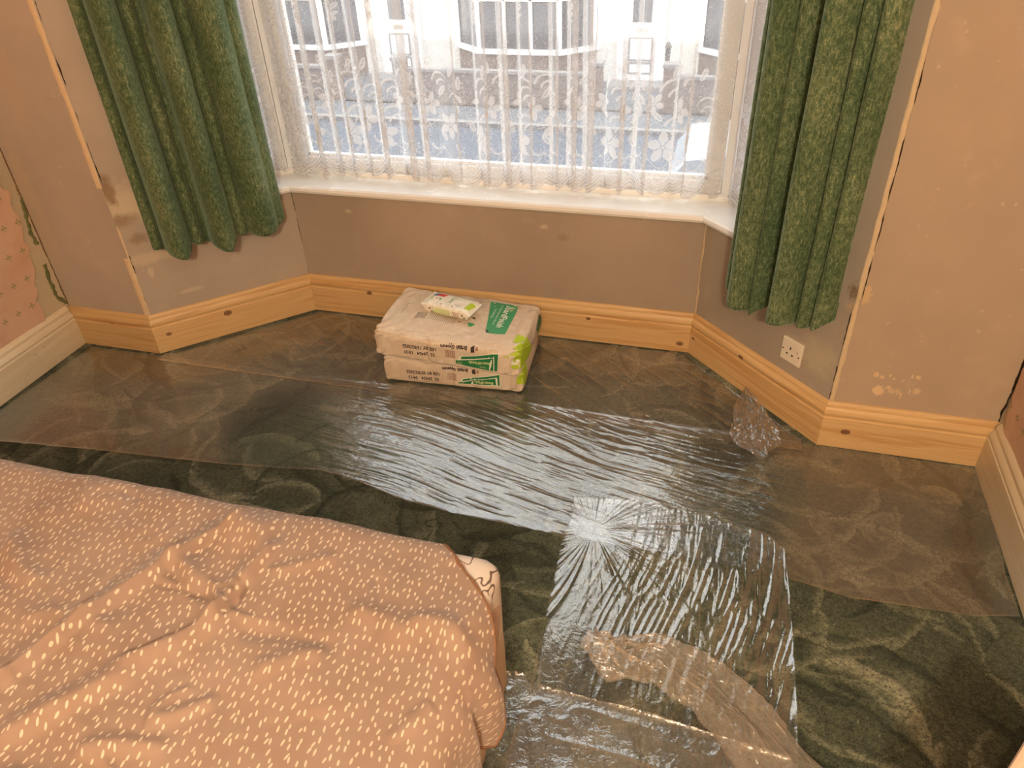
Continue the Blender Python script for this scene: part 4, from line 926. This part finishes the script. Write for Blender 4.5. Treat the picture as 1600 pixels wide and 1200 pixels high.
# loose strip by the right bay wall
pa, pb, pc = fl(1160, 610), fl(1185, 680), fl(1210, 745)
def loose_strip():
    n1, n2 = 90, 60; t = np.linspace(0, 1, n1); P = np.zeros((n1, n2, 3))
    cx = np.interp(t, [0, .3, .7, 1], [.16, .185, .20, .235]); cy = np.interp(t, [0, .3, .7, 1], [2.24, 2.10, 1.99, 1.90]); wd = np.interp(t, [0, .2, .6, .8, 1], [.01, .05, .075, .07, .01])
    for j, v in enumerate(np.linspace(-1, 1, n2)):
        P[:, j, 0] = cx + wd * v * (1 + .2 * (fbm(t * 6, v + 0 * t, 3) - .5)); P[:, j, 1] = cy + .02 * v + .02 * (vn(t * 8, v * 2 + 0 * t, 9) - .5)
        P[:, j, 2] = .011 + .030 * fbm(t * 7, v * 4 + 0 * t, 71, 4) * (1 - .5 * abs(v)) + .012 * ridged(t * 9, v * 5 + 0 * t, 72)
    o = grid('film_offcut', P, film_mat('loose_clear_film', .07, (1, .97, .93))); tag(o, 'small crumpled offcut of clear film by the right bay skirting', 'plastic film')
loose_strip()
# crumpled bunch of film lying on the near strips
def bunch():
    n1, n2 = 420, 200; t = np.linspace(0, 1, n1); v = np.linspace(-1, 1, n2); T, V = np.meshgrid(t, v, indexing='ij')
    kt = [0, .06, .16, .28, .40, .55, .75, 1.0]
    cx = np.interp(T, kt, [-.170, -.150, -.085, -.015, .055, .125, .215, .33]); cy = np.interp(T, kt, [1.13, 1.09, 1.065, 1.110, 1.085, 1.045, .965, .83])
    wd = np.interp(T, kt, [.012, .048, .052, .066, .074, .074, .082, .07])
    k = 25; pad = lambda a: np.pad(a, ((k, k), (0, 0)), 'edge'); sm = lambda a: sum(pad(a)[i:i + n1] for i in range(2 * k + 1)) / (2 * k + 1)
    cx, cy, wd = sm(cx), sm(cy), sm(wd); tx = np.gradient(cx, axis=0); ty = np.gradient(cy, axis=0); ln = np.hypot(tx, ty); nx_, ny_ = -ty / ln, tx / ln
    long_ = ridged(V * 6 + 1.6 * vn(T * 3, V * 1.5, 4), T * 2.4, 81); cr1 = ridged(V * 9 + 4 * fbm(T * 6, V * 2, 9), T * 26, 82); head = np.exp(-((T - .10) / .11) ** 2)
    off_ = V * wd + .012 * (fbm(T * 12, V * 4, 83) - .5) * 2 + head * .012 * np.sin(V * 9 + T * 60)
    alo = .010 * (fbm(T * 16, V * 6, 85) - .5) * 2
    P = np.zeros((n1, n2, 3)); P[..., 0] = cx + nx_ * off_ + tx / ln * alo; P[..., 1] = cy + ny_ * off_ + ty / ln * alo
    env = np.sqrt(np.clip(1 - V ** 2, 0, 1))
    P[..., 2] = .022 + env * (.010 + .024 * long_ + head * .014) + .006 * cr1 * (.3 + head) + .005 * fbm(T * 40, V * 12, 87) * (.3 + head)
    o = grid('crumpled_film', P, film_mat('crumpled_film_peach', .14, (1, .97, .93), .45, .12, (.92, .80, .66), .6)); tag(o, 'bunched-up crumple of clear film lying across the near film strips', 'plastic film')
bunch()

# ---------------------------------------------------------------- bed: base, mattress, patterned sheet, duvet
def cloth_mat(name, colA, colB, dots=True):
    s = N(name); uv = s.coord('UV'); nz = s.noise(uv, 6, 3, .6).outputs[0]; wv = s.noise(uv, 420, 2, .6).outputs[0]
    c = s.mix(s.ramp(nz, [(.35, 0.), (.65, 1.)]), colA, colB)
    if dots:
        ca, cb = .0145, .0185
        v = s.n('ShaderNodeTexVoronoi', feature='F1', voronoi_dimensions='2D'); v.inputs['Scale'].default_value = 1; v.inputs['Randomness'].default_value = .75
        wob = s.n('ShaderNodeVectorMath', operation='ADD'); s.set(wob.inputs[0], uv); nn = s.n('ShaderNodeVectorMath', operation='SCALE'); s.set(nn.inputs[0], s.noise(uv, 5, 1).outputs[1]); nn.inputs['Scale'].default_value = .02; s.set(wob.inputs[1], nn.outputs[0])
        s.set(v.inputs['Vector'], s.scale(wob.outputs[0], (1 / ca, 1 / cb, 1)))
        v.distance = 'EUCLIDEAN'
        dv = s.n('ShaderNodeVectorMath', operation='SUBTRACT'); s.set(dv.inputs[0], s.scale(wob.outputs[0], (1 / ca, 1 / cb, 1))); s.set(dv.inputs[1], v.outputs['Position'])
        sep = s.n('ShaderNodeSeparateXYZ'); s.set(sep.inputs[0], dv.outputs[0])
        rc = s.n('ShaderNodeSeparateColor'); s.set(rc.inputs[0], v.outputs['Color'])
        # metres inside the cell, skewed by a per-dot lean
        dx_ = s.math('MULTIPLY', sep.outputs[0], ca); dy_ = s.math('MULTIPLY', sep.outputs[1], cb)
        lean = s.math('MULTIPLY', s.math('SUBTRACT', rc.outputs[0], .55), .55); dx_ = s.math('SUBTRACT', dx_, s.math('MULTIPLY', dy_, lean))
        wl = s.math('ADD', .0042, s.math('MULTIPLY', rc.outputs[1], .0022))
        ex = s.math('DIVIDE', dx_, .0021); ey = s.math('DIVIDE', dy_, wl)
        d = s.math('SQRT', s.math('ADD', s.math('MULTIPLY', ex, ex), s.math('MULTIPLY', ey, ey)))
        c = s.mix(s.ramp(d, [(.78, 1.0), (1.0, 0.0)]), c, (.62, .50, .37))
    b = s.bsdf(c, .85, .2, 0, s.bump(wv, .15, .0006)); b.inputs['Sheen Weight'].default_value = .15; return s.m
m_duvet = cloth_mat('terracotta_dash_cotton', (.285, .19, .138), (.33, .232, .178))
m_cream = simple('cream_cotton', (.70, .56, .40), .8, .2, nscale=9, var=.05)
m_base = simple('cream_divan_fabric', (.72, .62, .47), .8, .2, nscale=14, var=.05)
XE, YF, ZT = -.335, .925, .492
bd = empty('bed', (-1.30, .25, 0))
def rbox(name, x0, x1, y0, y1, z0, z1, r, mat, parent, wav=0.0, seed=1):
    """rounded upholstered block with softly waving sides"""
    nn = 140; th = np.linspace(0, 2 * PI, nn + 1); cx, cy = (x0 + x1) / 2, (y0 + y1) / 2; hx, hy = (x1 - x0) / 2, (y1 - y0) / 2
    ring = []
    for t in np.linspace(0, 4, 281):
        sd_ = int(t) % 4; f = t - int(t); 
        corners = [(1, -1), (1, 1), (-1, 1), (-1, -1)]; a, b = corners[sd_], corners[(sd_ + 1) % 4]
        x = a[0] * hx + (b[0] - a[0]) * hx * f; y = a[1] * hy + (b[1] - a[1]) * hy * f
        qx, qy = max(abs(x) - (hx - r), 0), max(abs(y) - (hy - r), 0)
        if qx > 0 and qy > 0:
            l = math.hypot(qx, qy); x = math.copysign(hx - r + qx / l * r, x); y = math.copysign(hy - r + qy / l * r, y)
        ring.append((x, y))
    ring = np.array(ring); prof = [(0.0, z0)] + [(r * .25 * (1 - math.cos(a)), 0) for a in ()]
    rows = []
    for (ins, z) in [(.02, z0), (0, z0 + .012)] + [(0, z0 + (z1 - r - z0) * k) for k in np.linspace(.1, 1, 9)] + [(r * (1 - math.cos(a)), z1 - r + r * math.sin(a)) for a in np.linspace(.2, PI / 2, 8)]:
        rows.append((ins, z))
    P = np.zeros((len(rows) + 14, len(ring), 3))
    nrm = ring / np.hypot(ring[:, 0] / hx, ring[:, 1] / hy)[:, None]; nn_ = np.hypot(*ring.T)
    for i, (ins, z) in enumerate(rows):
        sc_x = (hx - ins) / hx; sc_y = (hy - ins) / hy; wv_ = wav * (fbm(ring[:, 0] * 7 + ring[:, 1] * 5, z * 4 + ring[:, 0] * 0, seed) - .5) * (1.6 - (z - z0) / (z1 - z0))
        P[i, :, 0] = ring[:, 0] * sc_x + cx + wv_ * (np.abs(ring[:, 0]) > hx - r) * np.sign(ring[:, 0]); P[i, :, 1] = ring[:, 1] * sc_y + cy + wv_ * (np.abs(ring[:, 1]) > hy - r) * np.sign(ring[:, 1]); P[i, :, 2] = z
    last = rows[-1][0]
    for k in range(14):
        f = 1 - (k + 1) / 14; P[len(rows) + k, :, 0] = (P[len(rows) - 1, :, 0] - cx) * f + cx; P[len(rows) + k, :, 1] = (P[len(rows) - 1, :, 1] - cy) * f + cy; P[len(rows) + k, :, 2] = z1
    return grid(name, P[:, ::-1], mat, parent)
rbox('divan_base', -2.30, -.375, -.43, .885, .012, .21, .02, m_base, bd, .006, 3)
rbox('mattress', -2.32, -.350, -.45, .905, .20, ZT - .012, .06, m_cream, bd, .0, 5)
tag(bd, 'cream divan bed in the lower left corner, mostly hidden by the duvet', 'bed')
# fitted sheet: pattern of brown line drawing on white at the corner
def sheet_mat():
    s = N('line_patterned_sheet'); pos = s.n('ShaderNodeNewGeometry').outputs['Position']; sp = s.n('ShaderNodeSeparateXYZ'); s.set(sp.inputs[0], pos)
    wv = s.n('ShaderNodeTexNoise'); wv.inputs['Scale'].default_value = 11; wv.inputs['Detail'].default_value = 1.0; wv.inputs['Distortion'].default_value = 1.4; s.set(wv.inputs['Vector'], s.scale(pos, (1, 1, .8), (.4, .2, .6)))
    a = s.math('ABSOLUTE', s.math('SUBTRACT', wv.outputs[0], .52)); line = s.ramp(a, [(.0, 1.), (.010, 1.), (.016, 0.)])
    blob = s.ramp(s.noise(s.scale(pos, (1.3, 1, 1)), 11, 1, .4, .8).outputs[0], [(.55, 0.), (.57, 1.)])
    c = s.mix(s.math('MULTIPLY', blob, .7), (.66, .58, .50), (.50, .33, .23)); c = s.mix(s.math('MULTIPLY', line, .9), c, (.10, .05, .035))
    low = s.ramp(sp.outputs[2], [(.30, 1.0), (.32, 0.0)]); c = s.mix(low, c, (.58, .46, .34))
    s.bsdf(c, .8, .2); return s.m
sh = rbox('fitted_sheet', -2.325, -.318, -.455, .925, .105, ZT + .004, .035, sheet_mat(), bd, .016, 7); sh['label'] = 'white sheet with brown line drawing'

# duvet
NA, NB = 620, 520
def ridge(x, y, p, q, w_, h, asym=0.0, bend=0.0):
    p = np.array(p); q = np.array(q); d = q - p; L = np.hypot(*d); d = d / L; n = np.array([-d[1], d[0]])
    a = (x - p[0]) * d[0] + (y - p[1]) * d[1]; b = (x - p[0]) * n[0] + (y - p[1]) * n[1] - bend * np.sin(np.clip(a / L, 0, 1) * PI)
    env = sstep(-.15, .12, a / L) * (1 - sstep(.88, 1.15, a / L)); ww = np.where(b > 0, w_ * (1 + asym), w_ * (1 - asym)); return h * env * np.exp(-(b / ww) ** 2)
def W5(px, py): v = fl(px, py, ZT + .03); return (v.x, v.y)
hem_y = [-1.2, .30, .50, .60, .645, .67, .70, .73, .77, .81, .85, .88, .93, 1.15]
hem_a = [.30, .30, .29, .25, .20, .225, .19, .12, .055, .020, -.025, -.060, -.105, -.16]   # arc length of cloth past XE
bb = np.linspace(-1.05, .925 + .26, NB); aa0 = -2.33
Sg = np.linspace(0, 1, NA) ** .8
hem = np.interp(bb, hem_y, hem_a) + .006 * (fbm(bb * 12, bb * 0, 4) - .5) * 2
Aarc = aa0 + (XE + hem[None, :] - aa0) * Sg[:, None]; Barc = np.broadcast_to(bb[None, :], Aarc.shape)
def roll(t, r):
    """arc length past a rounded edge -> (run, drop)"""
    t = np.maximum(t, 0); q = np.minimum(t, r * PI / 2) / r; rest = np.maximum(t - r * PI / 2, 0)
    return r * np.sin(q), r * (1 - np.cos(q)) + rest
rE, rF = .060, .055
xe0 = XE - rE + .035
ex_, ed_ = roll(Aarc - xe0, rE); XX = np.minimum(Aarc, xe0) + ex_; 
yf0 = YF - rF + .022
fx_, fd_ = roll(Barc - yf0, rF); YY = np.minimum(Barc, yf0) + fx_
H = np.full_like(XX, .012)
x_, y_ = np.minimum(Aarc, xe0 + .10), np.minimum(Barc, yf0 + .08)
H += .036 * (fbm(x_ * 2.6, y_ * 3.0, 91, 2) - .35) + .020 * (fbm(x_ * 8, y_ * 8, 93, 3) - .5) + .010 * (ridged(x_ * 5 + 2 * vn(x_ * 3, y_ * 3, 96), y_ * 9 + x_ * 3, 95) - .4) * sstep(.35, .6, fbm(x_ * 4, y_ * 4, 97))
for args in (
    (W5(-60, 1110), W5(360, 818), .020, .024, .5, .01), (W5(-20, 1075), W5(175, 893), .010, -.010, 0, 0),
    (W5(360, 818), W5(425, 835), .045, .030, 0, 0), (W5(190, 1035), W5(345, 950), .016, .020, -.3, -.01), (W5(330, 965), W5(430, 850), .020, .022, .4, .0), (W5(350, 955), W5(385, 910), .007, -.014, 0, 0),
    (W5(0, 1150), W5(200, 1050), .022, .020, .3, 0), (W5(270, 870), W5(300, 915), .020, .012, 0, .01), (W5(260, 880), W5(340, 935), .012, -.010, 0, -.01),
    (W5(20, 830), W5(60, 905), .022, .014, 0, -.02), (W5(420, 890), W5(520, 870), .014, .008, 0, 0), (W5(375, 975), W5(520, 1000), .016, -.008, 0, 0),
    (W5(500, 1010), W5(400, 1040), .018, .010, 0, 0), (W5(470, 1120), W5(520, 1165), .016, -.012, 0, .005), (W5(120, 1165), W5(250, 1160), .014, .012, 0, .005), (W5(240, 1120), W5(330, 1085), .014, .010, 0, 0),
    (W5(550, 950), W5(640, 990), .020, .010, 0, .01), (W5(640, 965), W5(735, 1000), .020, .014, 0, .015), (W5(600, 1150), W5(680, 1090), .025, .012, 0, 0), (W5(130, 770), W5(200, 765), .05, .014, 0, 0), (W5(40, 960), W5(170, 985), .020, .010, 0, .02)):
    H += ridge(x_, y_, *args)
for i in range(90):
    r_ = np.random.RandomState(200 + i); p = (r_.uniform(-2.2, -.35), r_.uniform(-.2, .9)); a = r_.uniform(0, PI); l = r_.uniform(.05, .16); q = (p[0] + math.cos(a) * l, p[1] + math.sin(a) * l)
    H += ridge(x_, y_, p, q, r_.uniform(.006, .014), r_.uniform(-.008, .009), r_.uniform(-.4, .4), r_.uniform(-.02, .02))
H = H * (1 - .45 * sstep(yf0 - .02, yf0 + .08, Barc))
H = np.maximum(H, .012)
# hanging part stands off the mattress in soft folds
hangE = sstep(0, .12, ed_); foldE = hangE * (.010 * np.sin(Barc * 30 + 1.5) + .030 * np.exp(-((Barc - .705) / .035) ** 2) - .022 * np.exp(-((Barc - .64) / .018) ** 2) + .012)
hangF = sstep(0, .10, fd_); foldF = hangF * (.010 + .010 * np.sin(Aarc * 16))
XX = XX + foldE + H * np.minimum(1, ed_ / rE) * .5; YY = YY + foldF
ZZ = ZT + H * (1 - np.minimum(1, ed_ / rE) * .5) - np.maximum(ed_, 0) - np.maximum(fd_, 0)
ZZ = np.maximum(ZZ, .03)
uv = np.stack([Aarc, Barc], -1)
Pd = np.stack([XX, YY, ZZ], -1)
dv_ = grid('duvet', Pd, m_duvet, uv=uv); md = dv_.modifiers.new('filling', 'SOLIDIFY'); md.thickness = .010; md.offset = -1
tag(dv_, 'rumpled terracotta duvet with small cream dashes spread over the bed', 'duvet')
# piped hem along the foot edge (a part of the duvet)
def hem_piping():
    i = -1; path = [Vector(Pd[-1, j]) for j in range(NB) if bb[j] > .52]; vs = []; fs = []
    for k, p in enumerate(path):
        t = (path[min(k + 1, len(path) - 1)] - path[max(k - 1, 0)]).normalized(); a = t.orthogonal().normalized(); a = Vector((t.y, -t.x, 0)).normalized() if abs(t.z) < .9 else Vector((1, 0, 0)); b = t.cross(a)
        for m in range(8): an = m * PI / 4; vs.append(p + (a * math.cos(an) + b * math.sin(an)) * (.0026 + .0006 * math.sin(k * .7)))
    for k in range(len(path) - 1):
        for m in range(8): fs.append((k * 8 + m, k * 8 + (m + 1) % 8, (k + 1) * 8 + (m + 1) % 8, (k + 1) * 8 + m))
    mesh('hem', vs, fs, simple('duvet_hem_brown', (.22, .11, .06), .8, .2, nscale=60), dv_, True)
hem_piping()

# unidentified pale peach surface at the lower right corner, its stool form a guess
ws = empty('guessed_stool', (.80, .79, 0)); mp = simple('pale_peach_top', (.78, .55, .38), .45, .4, nscale=8, var=.03)
a0 = fl(1562, 1222, .44); a1 = fl(1606, 1150, .44); dr = (a1 - a0); dr.normalize(); nrm2 = Vector((dr.y, -dr.x, 0)); cc3 = a0 + dr * -.02 + nrm2 * .15
rot_ = math.atan2(dr.y, dr.x)
ws.location = (cc3.x, cc3.y, 0)
box('guessed_stool_top', (cc3.x, cc3.y, .425), (.30, .30, .03), mp, ws, rot_, .008)
for sx_ in (-1, 1):
    for sy_ in (-1, 1):
        v = Vector((sx_ * .12, sy_ * .12, 0)); v.rotate(Matrix.Rotation(rot_, 3, 'Z')); cyl('leg', (cc3.x + v.x, cc3.y + v.y, 0), (cc3.x + v.x, cc3.y + v.y, .412), .014, mp, ws)
tag(ws, 'unidentified pale peach surface shaped as a stool, only one edge showing at the lower right corner', 'stool')

# ceiling pendant behind the viewer
pn = empty('pendant_lamp', (BULB.x, BULB.y, CEIL)); mw = simple('pendant_white', (.8, .8, .78), .5)
cyl('ceiling_rose', (BULB.x, BULB.y, CEIL - .03), (BULB.x, BULB.y, CEIL), .05, mw, pn, 24, .035); cyl('flex', (BULB.x, BULB.y, BULB.z + .16), (BULB.x, BULB.y, CEIL - .02), .003, mw, pn, 8); cyl('lamp_holder', (BULB.x, BULB.y, BULB.z + .11), (BULB.x, BULB.y, BULB.z + .17), .018, mw, pn)
tag(pn, 'white ceiling pendant lamp holder behind the viewer', 'pendant lamp')

# ---------------------------------------------------------------- the street outside
def surf_mat(name, a, b, sc, rough=.85, bump=.2):
    s = N(name); pos = s.n('ShaderNodeNewGeometry').outputs['Position']; n = s.noise(pos, sc, 5, .6).outputs[0]; n2 = s.noise(pos, sc * 9, 3).outputs[0]
    s.bsdf(s.mix(s.ramp(s.math('ADD', s.math('MULTIPLY', n, .7), s.math('MULTIPLY', n2, .3)), [(.35, 0.), (.65, 1.)]), a, b), rough, .3, 0, s.bump(n2, bump, .01)); return s.m
ZS = -3.0
m_road = surf_mat('tarmac', (.034, .055, .090), (.05, .078, .125), .8); m_pave = surf_mat('paving', (.07, .085, .115), (.09, .11, .14), 1.2)
m_render = surf_mat('pale_render', (.62, .60, .56), (.70, .68, .63), .9); m_ext = surf_mat('own_house_brick', (.30, .14, .09), (.38, .19, .12), 3)
m_trimw = simple('white_paint', (.78, .80, .82), .4, .4, nscale=4, var=.03); m_dkglass = simple('dark_house_glass', (.05, .06, .08), .08, .6, nscale=3)
m_brick = simple('garden_wall_brick', (.15, .11, .10), .85, .2, nscale=6, var=.25); m_cap = simple('coping_stone', (.20, .20, .21), .8, .2)
box('road', (-3, 10.4, ZS - .10), (60, 8.6, .20), m_road, kind='structure')
box('pavement_far', (-3, 15.2, ZS - .03), (60, 1.3, .24), m_pave, kind='structure'); box('pavement_near', (-3, 5.3, ZS - .03), (60, 1.8, .24), m_pave, kind='structure')
box('kerb_far', (-3, 14.63, ZS), (60, .14, .20), m_cap, kind='structure')
box('front_yard', (-3, 16.9, ZS - .02), (60, 2.4, .22), m_pave, kind='structure'); box('ground_near', (-3, 3.6, ZS - .02), (60, 1.8, .22), m_pave, kind='structure')
# the storey below this room carries it
box('house_below', (-.8, .12, ZS / 2 - .10), (3.5, 4.3, -ZS - .2), m_ext, kind='structure')
for nx_, lx in ((-17.3, 29.2), (14.2, 26.2)): box('shading_terrace', (nx_, -.07, 0), (lx, 4.3, 6.2), m_ext, kind='structure')  # unseen neighbouring house blocks, added to keep the sun off the street
h = empty('terraced_house', (-4.0, 18.0, ZS))
box('wall', (-4.0, 18.35, ZS + 3.4), (30, .5, 6.8), m_render, h); 
rb = mesh('roof', [(-19, 17.8, 3.8), (11, 17.8, 3.8), (11, 21.5, 6.2), (-19, 21.5, 6.2), (-19, 17.8, 3.65), (11, 17.8, 3.65), (11, 21.5, 3.65), (-19, 21.5, 3.65)], [(0, 1, 2, 3), (7, 6, 5, 4), (0, 4, 5, 1), (1, 5, 6, 2), (2, 6, 7, 3), (3, 7, 4, 0)], simple('far_roof_tiles', (.16, .13, .12), .8), h)
def far_bay(cx, par):
    zs0, zs1 = -2.95, -2.22; yb = 18.1; yf = 17.45; hw, hf = 1.65, .92
    bm = bmesh.new(); pl_ = [(cx - hw, yb), (cx - hf, yf), (cx + hf, yf), (cx + hw, yb)]
    def prism(name, p4, z0, z1, mat, grow=0.0):
        pp = [(cx + (x - cx) * (1 + grow), yb + (y - yb) * (1 + grow * 2)) for x, y in p4]
        vs = [(x, y, z0) for x, y in pp] + [(x, y, z1) for x, y in pp]; return mesh(name, vs, [(0, 3, 2, 1), (4, 5, 6, 7)] + [(i, (i + 1) % 4, (i + 1) % 4 + 4, i + 4) for i in range(4)], mat, par)
    prism('bay_wall', pl_, ZS, zs1, m_brick); prism('bay_sill', pl_, zs1, zs1 + .10, m_trimw, .05); gl = prism('bay_glass', pl_, zs1 + .10, -.55, m_dkglass, -.03); prism('bay_head', pl_, -.55, -.30, m_trimw, .04)
    for i in range(3):
        a, b = Vector(pl_[i]), Vector(pl_[i + 1])
        for f in (0.0, .33, .66, 1.0) if i == 1 else (0.04, .96):
            p = a.lerp(b, f); box('bay_mullion', (p.x, p.y - .01, (zs1 - .45) / 2), (.07, .07, 1.72), m_trimw, par)
        p, q = a.lerp(b, 0), b; c = (a + b) / 2; d = b - a; box('bay_transom', (c.x, c.y - .01, -1.1), (d.length, .07, .07), m_trimw, par, math.atan2(d.y, d.x))
far_bay(-4.85, h); far_bay(-10.6, h); far_bay(.75, h)
def far_door(cx, par, z0=-2.86):
    f = box('door_surround', (cx, 18.06, z0 + 1.08), (1.06, .16, 2.2), m_trimw, par); d = box('front_door', (cx, 17.98, z0 + 1.0), (.84, .06, 2.0), m_trimw, par)
    box('door_pane', (cx, 17.945, z0 + 1.55), (.42, .02, .62), m_dkglass, par); box('letterbox', (cx, 17.945, z0 + 1.08), (.30, .02, .10), simple('letterbox_grey', (.4, .4, .42), .3, .5, .6), par)
    for zc, hh in ((.70, .46), (.30, .22)):
        for (dx_, dz, sx_, sz_) in ((0, hh / 2, .50, .03), (0, -hh / 2, .50, .03), (-.25, 0, .03, hh), (.25, 0, .03, hh)): box('door_moulding', (cx + dx_, 17.945, z0 + zc + dz), (sx_, .03, sz_), m_cap, par)
    box('doorstep', (cx, 17.7, z0 - .04), (1.3, .7, .16), m_cap, par)
far_door(-2.18, h); far_door(-7.95, h)
tag(h, 'pale sunlit terrace of houses across the street seen through the lace', 'house')
def garden_wall(x0, x1, lab):
    t = empty('garden_wall', ((x0 + x1) / 2, 15.9, ZS)); n = int((x1 - x0) / .24)
    bk = simple('brick_face', (.13, .10, .10), .85, .2, nscale=5, var=.3)
    bm = bmesh.new(); box_bm(bm, (0, 0, 0), (.225, .11, .070), 0, .006, 1); bme = bpy.data.meshes.new('brick'); bm.to_mesh(bme); bm.free(); bme.materials.append(bk)
    for r_ in range(8):
        for k in range(n):
            xx_ = x0 + (k + .5 + (.5 if r_ % 2 else 0)) * .24
            if xx_ < x1 - .10:
                b1 = bpy.data.objects.new('brick', bme); COL.objects.link(b1); b1.parent = t; b1.location = (xx_ - t.location.x, random.uniform(-.004, .004), .13 + r_ * .082)
    box('mortar_core', ((x0 + x1) / 2, 15.9, ZS + .40), (x1 - x0, .09, .66), m_cap, t); box('coping', ((x0 + x1) / 2, 15.9, ZS + .77), (x1 - x0 + .06, .18, .06), m_cap, t)
    for x in (x0, x1): box('pillar', (x, 15.9, ZS + .50), (.26, .26, .92), m_brick, t); box('pillar_cap', (x, 15.9, ZS + .99), (.32, .32, .07), m_cap, t)
    tag(t, lab, 'garden wall', 'low brick garden walls across the street')
garden_wall(-7.1, -2.8, 'low brick garden wall in front of the far bay window'); garden_wall(-13, -8.7, 'low brick garden wall furthest to the left across the street'); garden_wall(-1.3, 3.2, 'low brick garden wall right of the far front door')
def car(loc, rot, col, lab):
    t = empty('parked_car', loc); t.rotation_euler = (0, 0, 0)
    paint = simple('car_paint', col, .25, .6, nscale=2, var=.03); gl = simple('car_glass', (.03, .04, .05), .05, .6); rub = simple('tyre_rubber', (.02, .02, .02), .9)
    prof = [(-2.0, .35), (-2.05, .65), (-1.85, .92), (-1.25, 1.0), (-.55, 1.42), (.55, 1.46), (1.25, 1.02), (1.95, .92), (2.08, .60), (2.0, .33)]
    def loft(name, pr, halfw, mat, inset=.0):
        vs = []; n = len(pr)
        for sgn, w_ in ((-1, 1.0), (-1, .97), (1, .97), (1, 1.0)):
            pass
        for yy, sc in ((-halfw, .96), (-halfw * .93, 1.0), (halfw * .93, 1.0), (halfw, .96)):
            for (x, z) in pr: vs.append((x * (1 if sc == 1 else .985), yy * (1 - .10 * max(0, (z - .95) / .5)), .33 + (z - .33) * sc))
        fs = [(i * n + j, i * n + (j + 1) % n, (i + 1) * n + (j + 1) % n, (i + 1) * n + j) for i in range(3) for j in range(n)] + [tuple(range(n))[::-1], tuple(3 * n + j for j in range(n))]
        m = Matrix.Rotation(rot, 4, 'Z'); vs = [m @ Vector(v) + Vector(loc) for v in vs]; return mesh(name, vs, fs, mat, t)
    loft('body', prof, .86, paint); loft('windows', [(-1.22, 1.0), (-.60, 1.36), (.52, 1.40), (1.18, 1.02)], .872, gl)
    for x in (-1.3, 1.3):
        for y in (-.80, .80):
            m = Matrix.Rotation(rot, 3, 'Z'); p = m @ Vector((x, y, .32)) + Vector(loc); q = m @ Vector((0, .10, 0)); cyl('wheel', p - q, p + q, .31, rub, t, 24)
    tag(t, lab, 'car')
car((1.25, 11.6, ZS), .02, (.30, .36, .44), 'pale silver car parked in the street, seen through the lace at its lower right')
def post(x, y, hgt_, lab):
    t = empty('street_post', (x, y, ZS)); cyl('post', (x, y, ZS), (x, y, ZS + hgt_), .05, simple('dark_post', (.04, .045, .05), .5), t); cyl('post_cap', (x, y, ZS + hgt_), (x, y, ZS + hgt_ + .10), .075, simple('post_cap', (.05, .05, .05), .5), t, 16, .02); tag(t, lab, 'post')
post(-1.42, 16.2, 1.25, 'dark metal post beside the garden wall across the street')
